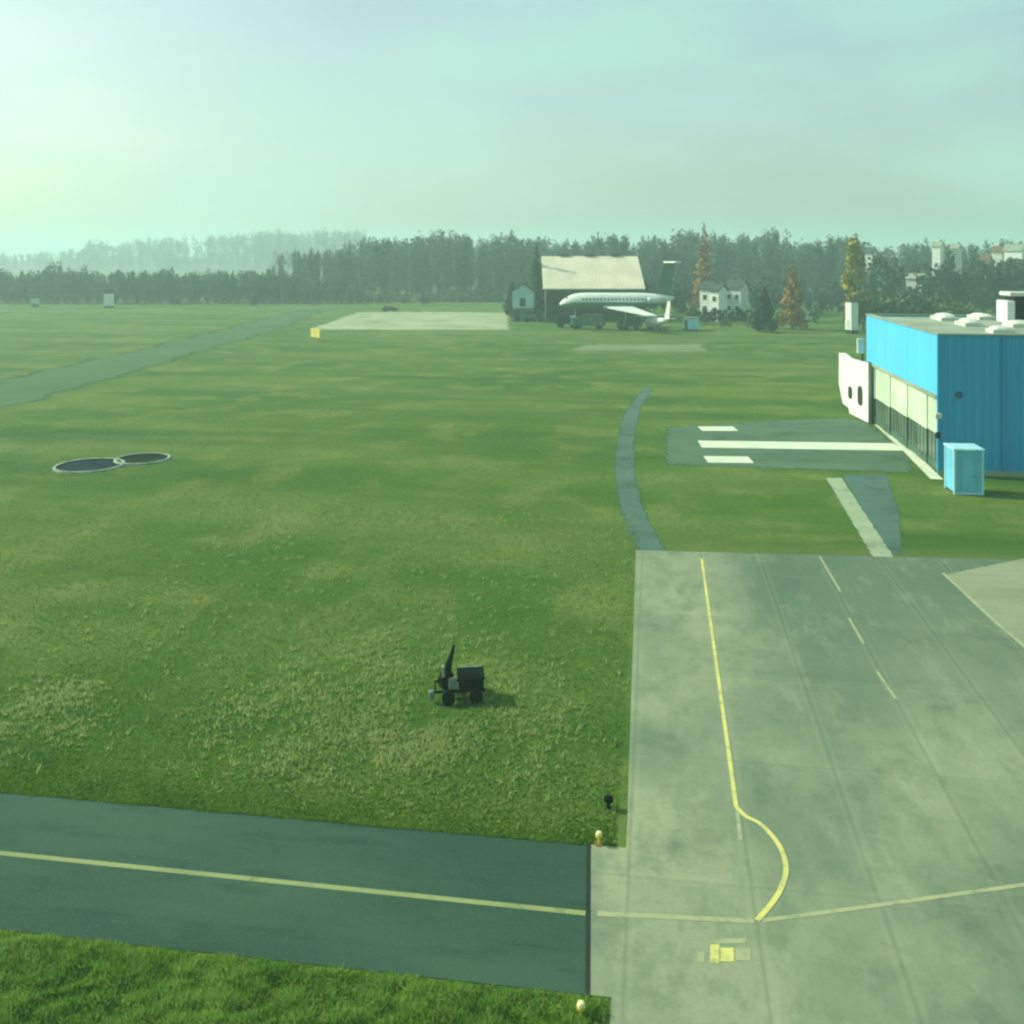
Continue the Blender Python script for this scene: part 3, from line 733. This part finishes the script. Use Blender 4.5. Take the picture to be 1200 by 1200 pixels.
for px in (811, 825, 838, 851, 864, 877):
    p = AT(px, random.uniform(196, 200)); k = HT(px, 357 + random.uniform(-2, 3), p) / 3
    o = dup(dp[0], p, random.uniform(0, 6), 'dark bush in the row of bushes before the white houses', (k * .8, k * .8, k)); o['group'] = 'bushes before the white houses'
lab = ['pale shrub left of the dark conifer', 'pale shrub between the dark conifer and the small larch', 'pale shrub right of the small golden larch', 'pale shrub behind and right of the small larch', 'low pale shrub under the tall golden larch']
for (px, by, ty), lb in zip(((878, 384, 365), (911, 385, 363), (938, 386, 366), (953, 378, 352), (850, 384, 368)), lab):
    p = G(px, by); k = HT(px, ty, p) / 2.5
    if not used_of(pp): used_of(pp).add(0); o = pp[0]; o.location = p; o.scale = (k, k, k); o['label'] = lb
    else: dup(pp[0], p, random.uniform(0, 6), lb, (k, k, k))
# belt of darker small trees filling under the wood at centre right
mp = [make_tree('thicket_tree', 'bare', 9, 'x', 'tree', 'small dark trees before the wood', (50, -60 - 5 * i, 0), 2.2, 1.5, .36) for i in range(3)]
for q in mp: q['h0'] = 9.0; recrown(q, LEAF['young'])
row(mp, 226, 246, 758, 1000, 11, lambda x: 330, 'm', lambda px: 'small dark tree of the thicket below the golden larches', 7)
row(mp, 222, 238, 1028, 1210, 10, lambda x: 338 if 1052 < x < 1088 else 306, 'm', lambda px: 'small dark tree of the thicket among the houses on the right', 6)

ug = [make_tree('undergrowth_bush', 'shrub', 4, 'x', 'shrub', 'bushes along the foot of the wood', (60, -60 - 6 * i, 0), 3.0, .9, .36) for i in range(3)]
for q in ug: q['h0'] = 4.0; recrown(q, LEAF['young'])
row(ug, 288, 298, 415, 1010, 11, lambda x: 338, 'u', lambda px: 'dark green bush at the foot of the bare wood', 5)
# ------------------------------------------------------------------ far hangar with cream roof
e0, e1 = G(639, 377), G(753, 377); D0 = (e0 + e1) / 2
W = (e1 - e0).length; ez = HT(640, 338, e0); rz = 13.95; run = 12.0
fh = thing('cream_roofed_hangar', 'open fronted hangar with a big cream pitched roof behind the airliner', 'hangar', e0, math.atan2((e1 - e0).y, (e1 - e0).x))
b = MB()
b.slab([Vector((-.5, -.6, ez - .22)), Vector((W + .5, -.6, ez - .22)), Vector((W + .5, run, rz - .2)), Vector((-.5, run, rz - .2))],
       [Vector((-.5, -.6, ez)), Vector((W + .5, -.6, ez)), Vector((W + .5, run, rz)), Vector((-.5, run, rz))])
for k in range(1, 30):
    x = -.5 + (W + 1) * k / 30; s = (rz - ez) / (run + .6)
    b.slab([Vector((x - .02, -.6, ez + .003)), Vector((x + .02, -.6, ez + .003)), Vector((x + .02, run, rz + .003)), Vector((x - .02, run, rz + .003))],
           [Vector((x - .02, -.6, ez + .06)), Vector((x + .02, -.6, ez + .06)), Vector((x + .02, run, rz + .06)), Vector((x - .02, run, rz + .06))])
b.build('roof', M['cream_roof'], fh)
MB().slab([Vector((-.5, run + .02, rz - .2)), Vector((W + .5, run + .02, rz - .2)), Vector((W + .5, 2 * run, ez - .2)), Vector((-.5, 2 * run, ez - .2))],
          [Vector((-.5, run + .02, rz)), Vector((W + .5, run + .02, rz)), Vector((W + .5, 2 * run, ez)), Vector((-.5, 2 * run, ez))]).build('rear_roof', M['roof_dark'], fh)
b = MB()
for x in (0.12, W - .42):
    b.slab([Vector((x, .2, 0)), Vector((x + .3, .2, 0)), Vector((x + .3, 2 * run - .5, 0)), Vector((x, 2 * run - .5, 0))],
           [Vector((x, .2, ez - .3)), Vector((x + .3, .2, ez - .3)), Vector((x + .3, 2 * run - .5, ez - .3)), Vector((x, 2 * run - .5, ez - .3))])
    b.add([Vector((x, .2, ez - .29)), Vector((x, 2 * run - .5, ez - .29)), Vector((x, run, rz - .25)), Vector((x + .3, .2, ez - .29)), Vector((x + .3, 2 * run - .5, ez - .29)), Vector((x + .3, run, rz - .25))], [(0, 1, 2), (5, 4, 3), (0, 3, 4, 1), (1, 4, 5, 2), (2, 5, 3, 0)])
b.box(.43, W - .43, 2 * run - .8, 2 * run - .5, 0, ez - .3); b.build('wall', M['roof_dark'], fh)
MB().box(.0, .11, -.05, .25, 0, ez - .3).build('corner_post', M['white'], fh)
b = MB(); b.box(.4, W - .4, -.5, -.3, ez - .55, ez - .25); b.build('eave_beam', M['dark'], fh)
for i in range(3):
    x = W * (.22 + .28 * i); MB().bevbox(x - 1.1, x + 1.1, run - .3, run + .5, rz + .01, rz + .55, .05).build('ridge_vent', M['roof_dark'], fh)

# airliner in front of it: nose to the left, high T-tail to the right
pn = G(718, 386); pn.z = 0
zt = HT(718, 343, pn); rad = 1.65; zc = zt - rad
al = thing('airliner', 'white airliner with high T shaped tail parked before the cream roofed hangar', 'aircraft', pn, R(4))
x0 = -(718 - 655) * .161; x1 = (790 - 718) * .161; Lf = x1 - x0
prof = [(0, .12, -.55), (.02, .55, -.45), (.06, 1.05, -.28), (.11, 1.4, -.12), (.17, 1.6, -.02), (.25, rad, 0), (.70, rad, 0), (.82, 1.35, .15), (.92, .8, .45), (1, .25, .7)]
MB().body([(x0 + a * Lf, r, zc + z) for a, r, z in prof], 20).build('fuselage', M['white'], al, smooth=True)
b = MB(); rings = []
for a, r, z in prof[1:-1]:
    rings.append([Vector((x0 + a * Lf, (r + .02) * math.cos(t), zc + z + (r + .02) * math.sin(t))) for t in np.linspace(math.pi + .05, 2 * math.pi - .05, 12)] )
b.loft(rings); b.build('shaded_belly', M['green_grey'], al, smooth=True)  # shade on the fuselage's lower half, put in as a green-grey shell
for k in range(18):
    xw = x0 + Lf * (.2 + .032 * k); MB().box(xw, xw + .28, -rad * 1.0 - .015, -rad + .25, zc + .25, zc + .6).build('window', M['dark'], al)
MB().box(x0 + Lf * .055, x0 + Lf * .085, -.75, .75, zc + .35, zc + .75).build('windscreen', M['dark'], al)
def wing(sy):
    b = MB(); r0 = Vector((x0 + Lf * .38, sy * 1.2, zc - 1.1)); r1 = Vector((x0 + Lf * .62, sy * 1.2, zc - 1.1))
    t0 = Vector((x0 + Lf * .74, sy * 10.5, zc - 2.15)); t1 = Vector((x0 + Lf * .82, sy * 10.5, zc - 2.15)); u = Vector((0, 0, .34)); v = Vector((0, 0, .12))
    q = [r0, r1, t1, t0] if sy < 0 else [t0, t1, r1, r0]
    return b.slab(q, [w + (u if w in (r0, r1) else v) for w in q]).build('wing', M['white'], al)
wing(-1); wing(1)
xf = x1 - .5; zf = HT(785, 308, pn)
b = MB(); b.slab([Vector((xf - 3.3, -.14, zc + 1.3)), Vector((xf - .2, -.14, zc + .9)), Vector((xf + .6, -.08, zf)), Vector((xf - 1.2, -.08, zf))],
                 [Vector((xf - 3.3, .14, zc + 1.3)), Vector((xf - .2, .14, zc + .9)), Vector((xf + .6, .08, zf)), Vector((xf - 1.2, .08, zf))]); b.build('tail_fin', M['green_grey'], al)
b = MB()
q = [Vector((xf - 1.5, 0, zf)), Vector((xf + .3, -3.8, zf)), Vector((xf + 1.4, -3.8, zf)), Vector((xf + .9, 0, zf)), Vector((xf + 1.4, 3.8, zf)), Vector((xf + .3, 3.8, zf))]
b.slab([v + Vector((0, 0, .0)) for v in q], [v + Vector((0, 0, .28)) for v in q]); b.build('tailplane', M['white'], al)
for sy in (-1, 1):
    e = MB().body([(xf - 4.6, .45, zc + .3), (xf - 4.4, .62, zc + .3), (xf - 2.4, .6, zc + .35), (xf - 1.2, .35, zc + .4)], 14)
    e.v = [(v[0], v[1] + sy * 2.05, v[2]) for v in e.v]; e = e.build('engine', M['silver'], al, smooth=True)
    MB().box(xf - 4.0, xf - 2.2, min(sy * 1.2, sy * 1.5), max(sy * 1.2, sy * 1.5), zc + .22, zc + .38).build('pylon', M['white'], e)
for gx, gy in ((x0 + Lf * .14, 0), (x0 + Lf * .58, -1.9), (x0 + Lf * .58, 1.9)):
    g = MB().tube((gx, gy, .4), (gx, gy, zc - 1.0), .12, .14).build('landing_gear', M['steel'], al)
    b = MB()
    for s in (-.28, .28): b.tube((gx, gy + s - .14, .45), (gx, gy + s + .14, .45), .45, .45, 14)
    b.build('wheel', M['black'], g)

# small white aeroplane at the airliner's tail
pl = G(768, 387)
sp_ = thing('small_aeroplane', 'small white aeroplane with tall fin below the airliner tail', 'aircraft', pl, R(-52))
MB().body([(-3.4, .2, 1.5), (-3.1, .6, 1.45), (-2.2, 1.0, 1.55), (-.8, 1.15, 1.65), (.8, 1.0, 1.7), (2.6, .45, 1.9), (4.2, .15, 2.1)], 16).build('fuselage', M['white'], sp_, smooth=True) if False else None
ft = Matrix.Rotation(R(0), 4, 'Z')
MB().body([(-2.9, .2, 1.25), (-2.6, .6, 1.3), (-1.8, 1.0, 1.4), (-.5, 1.12, 1.5), (1.0, .9, 1.65), (2.8, .45, 1.95), (4.0, .15, 2.15)], 16).build('fuselage', M['white'], sp_, smooth=True)
b = MB(); b.bevbox(-1.5, .1, -4.2, 4.2, 2.62, 2.8, .05); b.build('wing', M['silver'], sp_)
MB().slab([Vector((2.6, -.07, 2.1)), Vector((4.1, -.07, 2.1)), Vector((4.5, -.05, 5.6)), Vector((3.7, -.05, 5.6))],
          [Vector((2.6, .07, 2.1)), Vector((4.1, .07, 2.1)), Vector((4.5, .05, 5.6)), Vector((3.7, .05, 5.6))]).build('tail_fin', M['white'], sp_)
MB().bevbox(3.4, 4.3, -1.6, 1.6, 2.3, 2.4, .03).build('tailplane', M['white'], sp_)
MB().box(-2.35, -1.5, -.8, .8, 1.95, 2.25).build('windscreen', M['dark'], sp_)
for gx, gy in ((-2.1, 0), (.1, -1.0), (.1, 1.0)):
    g = MB().tube((gx, gy, .25), (gx, gy * .6, .9), .06).build('landing_gear', M['steel'], sp_)
    MB().tube((gx, gy - .09, .26), (gx, gy + .09, .26), .26, .26, 12).build('wheel', M['black'], g)

# green tractor-like truck in shade in front of the fuselage
def truck(px, by, rz, label, bodym, cabm, L=5.5, w=2.2, h=2.6):
    p = G(px, by); t = thing('parked_truck', label, 'truck', p, rz)
    MB().bevbox(-L / 2, L / 2 - 1.7, -w / 2, w / 2, .75, h, .06).build('cargo_box', bodym, t)
    c = MB(); c.slab([Vector((L / 2 - 1.65, -w / 2, .6)), Vector((L / 2, -w / 2, .6)), Vector((L / 2, w / 2, .6)), Vector((L / 2 - 1.65, w / 2, .6))],
                     [Vector((L / 2 - 1.65, -w / 2, 2.2)), Vector((L / 2 - .45, -w / 2, 2.2)), Vector((L / 2 - .45, w / 2, 2.2)), Vector((L / 2 - 1.65, w / 2, 2.2))])
    cab = c.build('cab', cabm, t)
    MB().box(L / 2 - 1.2, L / 2 - .7, -w / 2 - .01, w / 2 + .01, 1.4, 1.95).build('window', M['dark'], cab)
    for x in (-L / 2 + 1, L / 2 - .9):
        for y in (-w / 2 + .1, w / 2 - .1): MB().tube((x, y - .14, .42), (x, y + .14, .42), .42, .42, 14).build('wheel', M['black'], t)
    return t
truck(690, 386, R(172), 'dark green truck in the shade under the airliner fuselage', M['green_body'], M['green_body'], 6.0, 2.3, 2.9)
truck(625, 377, R(8), 'dark green truck beside the small pale blue house', M['green_body'], M['dark'], 4.6, 2.0, 1.6)

truck(737, 387, R(186), 'dark open backed truck in the shade under the airliner wing', M['roof_dark'], M['green_body'], 4.8, 2.0, 1.9)
truck(664, 384, R(20), 'dark truck with pale cab below the airliner nose', M['army'], M['sky_blue'], 4.4, 2.0, 2.3)
# ------------------------------------------------------------------ houses
def house(name, px, D, w, d, h, rh, wall, roof, label, rz=0, wins=2, cat='house', dark_door=False):
    p = AT(px, D); t = thing(name, label, cat, p, rz)
    b = MB(); b.box(-w / 2, w / 2, 0, d, 0, h)
    b.add([Vector((-w / 2, 0, h + .002)), Vector((-w / 2, d, h + .002)), Vector((-w / 2, d / 2, h + rh)), Vector((w / 2, 0, h + .002)), Vector((w / 2, d, h + .002)), Vector((w / 2, d / 2, h + rh))], [(0, 2, 1), (3, 4, 5), (0, 3, 5, 2), (1, 2, 5, 4)])
    b.build('wall', wall, t)
    r = MB(); o = .35; k = rh / (d / 2)
    for s in (0, 1):
        y0, y1 = (-o, d / 2) if s == 0 else (d + o, d / 2)
        q = [Vector((-w / 2 - o, y0, h - o * k + .03)), Vector((w / 2 + o, y0, h - o * k + .03)), Vector((w / 2 + o, y1, h + rh + .03)), Vector((-w / 2 - o, y1, h + rh + .03))]
        r.slab(q, [v + Vector((0, 0, .18)) for v in q])
    rf = r.build('roof', roof, t)
    MB().box(w * .2, w * .2 + .5, d * .55, d * .55 + .5, h + rh * .3, h + rh + .7).build('chimney', M['roof_red'], rf)
    for i in range(wins):
        for zz in ([h * .25, h * .62] if h > 4.6 else [h * .42]):
            x = -w / 2 + w * (i + .5) / wins; f = MB().box(x - .55, x + .55, -.05, .0 - .002, zz, zz + 1.25).build('window', M['white'], t)
            MB().box(x - .45, x + .45, -.07, -.052, zz + .1, zz + 1.15).build('pane', M['dark'], f)
    return t
# narrow pale blue house left of the far hangar
p = G(613, 377); t = thing('pale_blue_house', 'narrow pale blue gabled house left of the cream roofed hangar', 'house', p, R(4))
w, h = 4.6, HT(613, 338, p)
b = MB(); b.box(-w / 2, w / 2, 0, 7, 2.9, h - .7); b.add([Vector((-w / 2, 0, h - .69)), Vector((w / 2, 0, h - .69)), Vector((0, 0, h + .9)), Vector((-w / 2, 7, h - .69)), Vector((w / 2, 7, h - .69)), Vector((0, 7, h + .9))], [(0, 1, 2), (5, 4, 3), (1, 4, 5, 2), (0, 2, 5, 3)])
b.build('wall', M['sky_blue'], t)
MB().box(-w / 2 + .02, w / 2 - .02, .05, 7, 0, 2.88).build('lower_storey', M['green_body'], t)
r = MB()
for s in (-1, 1):
    q = [Vector((0, -.4, h + .95)), Vector((0, 7.4, h + .95)), Vector((s * (w / 2 + .4), 7.4, h - .9)), Vector((s * (w / 2 + .4), -.4, h - .9))]
    if s > 0: q = q[::-1]
    r.slab(q, [v + Vector((0, 0, .2)) for v in q])
r.build('roof', M['roof_dark'], t)
for x in (-1.0,): MB().box(x + .3, x + 1.5, -.04, -.002, 3.3, 5.0).build('window', M['dark'], t)
MB().box(-1.9, -.6, -.0, .04, .1, 2.4).build('door', M['dark'], t)
MB().box(.3, 2.0, -.0, .04, .5, 2.2).build('garage_door', M['dark'], t)

def hz(px, ytop, D): return HT(px, ytop, AT(px, D))
house('white_house', 826, 215, 2.6, 3, hz(826, 338, 215), 1.2, M['white'], M['roof_dark'], 'small white house left of its pair under the tall larch', R(-33), 1)
house('white_house', 837, 208, 2.3, 3, hz(837, 340, 208), 1.2, M['white'], M['roof_dark'], 'small white house right of its pair under the tall larch', R(-41), 1)
house('white_house', 859, 214, 4.0, 3, hz(859, 337, 214), 1.5, M['dirty_white'], M['roof_dark'], 'white house with dark roof right of the tall golden larch', R(-38), 2)
house('distant_house', 1071, 244, 4.0, 3, hz(1071, 326, 244), 1.0, M['dirty_white'], M['roof_grey'], 'pale house behind the olive hedge over the blue hangar', R(-34), 2)
house('distant_house', 1097, 296, 2.5, 3, hz(1097, 288, 296), 1.2, M['white'], M['roof_grey'], 'narrow white house front above the trees, left of two', R(-38), 1)
house('distant_house', 1118, 296, 2.3, 3, hz(1118, 291, 296), 1.2, M['dirty_white'], M['roof_grey'], 'narrow white house front above the trees, right of two', R(-38), 1)
house('distant_house', 1153, 270, 2.4, 3, hz(1153, 305, 270), 1.5, M['pink_wall'], M['roof_red'], 'pinkish house with red brown roof on the right skyline', R(-32), 1)
house('distant_house', 1168, 296, 3.0, 3, hz(1168, 294, 296), 1.3, M['dirty_white'], M['roof_red'], 'pale house on the right skyline behind the pinkish house', R(-38), 1)
house('distant_house', 1187, 292, 5.2, 3, hz(1187, 293, 292), 1.6, M['white'], M['roof_grey'], 'largest white house on the right skyline above the roof unit', R(-42), 2)
house('distant_house', 1018, 292, 2.3, 3, hz(1018, 296, 292), 1.2, M['dirty_white'], M['roof_dark'], 'pale house end just right of the yellow olive poplar', R(-38), 1)

# slim white kiosk before the poplar, small teal kiosk, huts at the far left
def hut(name, px, by, w, ytop, wall, roof, label, base=.5, roofh=.4, cat='hut'):
    p = G(px, by); h = HT(px, ytop, p); t = thing(name, label, cat, p, R(-58))
    MB().bevbox(-w / 2, w / 2, 0, w, base, h, .04).build('wall', wall, t)
    MB().bevbox(-w / 2 - .12, w / 2 + .12, -.12, w + .12, h + .002, h + roofh, .04).build('roof', roof, t)
    MB().box(-w / 2 + .08, w / 2 - .08, .08, w - .08, 0, base - .002).build('base', M['dark'], t)
    MB().box(-w * .2, w * .25, -.03, -.003, base + .1, min(h - .3, base + 1.9)).build('door', M['dirty_white'] if wall is M['white'] else M['glass'], t)
    return t
hut('white_kiosk', 994, 391, 1.6, 354, M['white'], M['roof_dark'], 'slim white kiosk on a dark base in front of the olive poplar', .65, .25, 'kiosk')
hut('teal_kiosk', 804, 387, 2.2, 373, M['cabin_trim'], M['roof_grey'], 'low pale teal kiosk right of the small aeroplane', .2, .2, 'kiosk')
hut('white_hut', 122, 361, 2.4, 344, M['white'], M['dark'], 'small white hut with black roof at the far left edge of the field', .6, 1.1)
hut('grey_hut', 37, 360, 1.8, 349, M['silver'], M['dark'], 'small grey hut at the far left, left of the white hut', .9, .3)

# yellow airfield sign beside the far taxiway
p = G(370, 399); sg = thing('airfield_sign', 'low yellow airfield sign at the corner of the far taxiway', 'sign', p, R(-42))
MB().bevbox(-1.6, 1.6, -.1, .1, .5, 1.9, .03).build('board', M['lamp_yellow'], sg)
b = MB(); b.box(-1.2, -.55, -.115, -.102, .6, 1.2); b.box(.5, 1.2, -.115, -.102, .6, 1.2); b.build('panel', M['lamp_white'], sg)
for x in (-1.0, 1.0): MB().tube((x, 0, 0), (x, 0, .46), .05).build('leg', M['steel'], sg)

# dark car on the hardstand's far side
p = G(457, 365); c = thing('dark_car', 'dark car beyond the pale hardstand in front of the wood', 'car', p, R(4))
b = MB(); b.bevbox(-1.9, 1.9, -.8, .8, .3, .85, .1); b.slab([Vector((-1.5, -.72, .852)), Vector((1.1, -.72, .852)), Vector((1.1, .72, .852)), Vector((-1.5, .72, .852))], [Vector((-1.1, -.6, 1.4)), Vector((.5, -.6, 1.4)), Vector((.5, .6, 1.4)), Vector((-1.1, .6, 1.4))])
b.build('body', M['black'], c)
for x in (-1.2, 1.2):
    for y in (-.78, .78): MB().tube((x, y - .1, .3), (x, y + .1, .3), .3, .3, 12).build('wheel', M['dark'], c)
MB().box(-1.0, .4, -.70, .70, .95, 1.28).build('window', M['glass'], c)

# ------------------------------------------------------------------ haze, sky, sun, camera
hb = MB().box(-3200, 3200, -3200, 3200, -1, 62)
hm = bpy.data.materials.new('haze'); hm.use_nodes = True; nt = hm.node_tree; nt.nodes.remove(nt.nodes['Principled BSDF'])
pv = nt.nodes.new('ShaderNodeVolumePrincipled'); pv.inputs['Color'].default_value = (.66, .95, .90, 1); pv.inputs['Density'].default_value = .00100; pv.inputs['Anisotropy'].default_value = .25
nt.links.new(pv.outputs[0], nt.nodes['Material Output'].inputs['Volume'])
hb.build('haze', hm, kind='stuff')

EL = R(35); AZ = Vector((-.975, .2, 0)).normalized()
SUN = Vector((AZ.x * math.cos(EL), AZ.y * math.cos(EL), math.sin(EL)))
sl = bpy.data.lights.new('sun', 'SUN'); sl.energy = 3.2; sl.angle = R(1.0); sl.color = (1, .985, .82)
so = bpy.data.objects.new('sun', sl); COL.objects.link(so); so.rotation_euler = SUN.to_track_quat('Z', 'Y').to_euler(); so.location = (-40, 20, 60)

w = bpy.data.worlds.new('World'); sc.world = w; w.use_nodes = True; N = w.node_tree.nodes; L = w.node_tree.links
bg = N['Background']; bg.inputs['Strength'].default_value = .10
sky = N.new('ShaderNodeTexSky'); sky.sky_type = 'NISHITA'; sky.sun_disc = False; sky.sun_elevation = EL
sky.sun_rotation = math.atan2(AZ.x, AZ.y); sky.dust_density = 3.0; sky.air_density = 1.0; sky.ozone_density = 1.5
tc = N.new('ShaderNodeTexCoord')
mp_ = N.new('ShaderNodeMapping'); mp_.inputs['Scale'].default_value = (1, 1, 3.2); L.new(tc.outputs['Generated'], mp_.inputs[0])
nz = N.new('ShaderNodeTexNoise'); nz.inputs['Scale'].default_value = 2.2; nz.inputs['Detail'].default_value = 6; nz.inputs['Roughness'].default_value = .5
L.new(mp_.outputs[0], nz.inputs['Vector'])
mr = N.new('ShaderNodeMapRange'); mr.interpolation_type = 'SMOOTHSTEP'; mr.inputs[1].default_value = .36; mr.inputs[2].default_value = .68; mr.inputs[3].default_value = .18; mr.inputs[4].default_value = .78
L.new(nz.outputs[0], mr.inputs[0])
tint = N.new('ShaderNodeMix'); tint.data_type = 'RGBA'; tint.blend_type = 'MULTIPLY'; tint.inputs[0].default_value = 1
L.new(sky.outputs[0], tint.inputs[6]); tint.inputs[7].default_value = (1.02, 1.04, .91, 1)
veil = N.new('ShaderNodeMix'); veil.data_type = 'RGBA'
L.new(mr.outputs[0], veil.inputs[0]); L.new(tint.outputs[2], veil.inputs[6]); veil.inputs[7].default_value = (3.2, 5.3, 4.65, 1)
L.new(veil.outputs[2], bg.inputs['Color'])

cam = bpy.data.cameras.new('camera'); co = bpy.data.objects.new('camera', cam); COL.objects.link(co)
co.location = (0, 0, H); cam.shift_y = -300 / 1200
co.rotation_euler = Matrix((RT, UP, -FW)).transposed().to_euler()
cam.sensor_width = 36; cam.sensor_fit = 'HORIZONTAL'; cam.lens = 36 * F / 1200; cam.clip_end = 9000; cam.clip_start = .1
sc.camera = co
for pool in (protos, yp, hp, dp, pp, mp, ug):
    for q in pool:
        if q['label'] == 'x':
            for c in list(q.children): bpy.data.objects.remove(c)
            bpy.data.objects.remove(q)
for o in COL.objects:
    if 'h0' in o: del o['h0']

vs = sc.view_settings; sc.display_settings.display_device = 'sRGB'
vs.view_transform = 'Standard'; vs.look = 'None'; vs.exposure = .68; vs.gamma = 1
sc.render.engine = 'CYCLES'
sc.cycles.use_denoising = True
sc.cycles.max_bounces = 6; sc.cycles.diffuse_bounces = 3; sc.cycles.volume_bounces = 1
sc.cycles.filter_width = 2.4
sc.render.resolution_x = sc.render.resolution_y = 1024
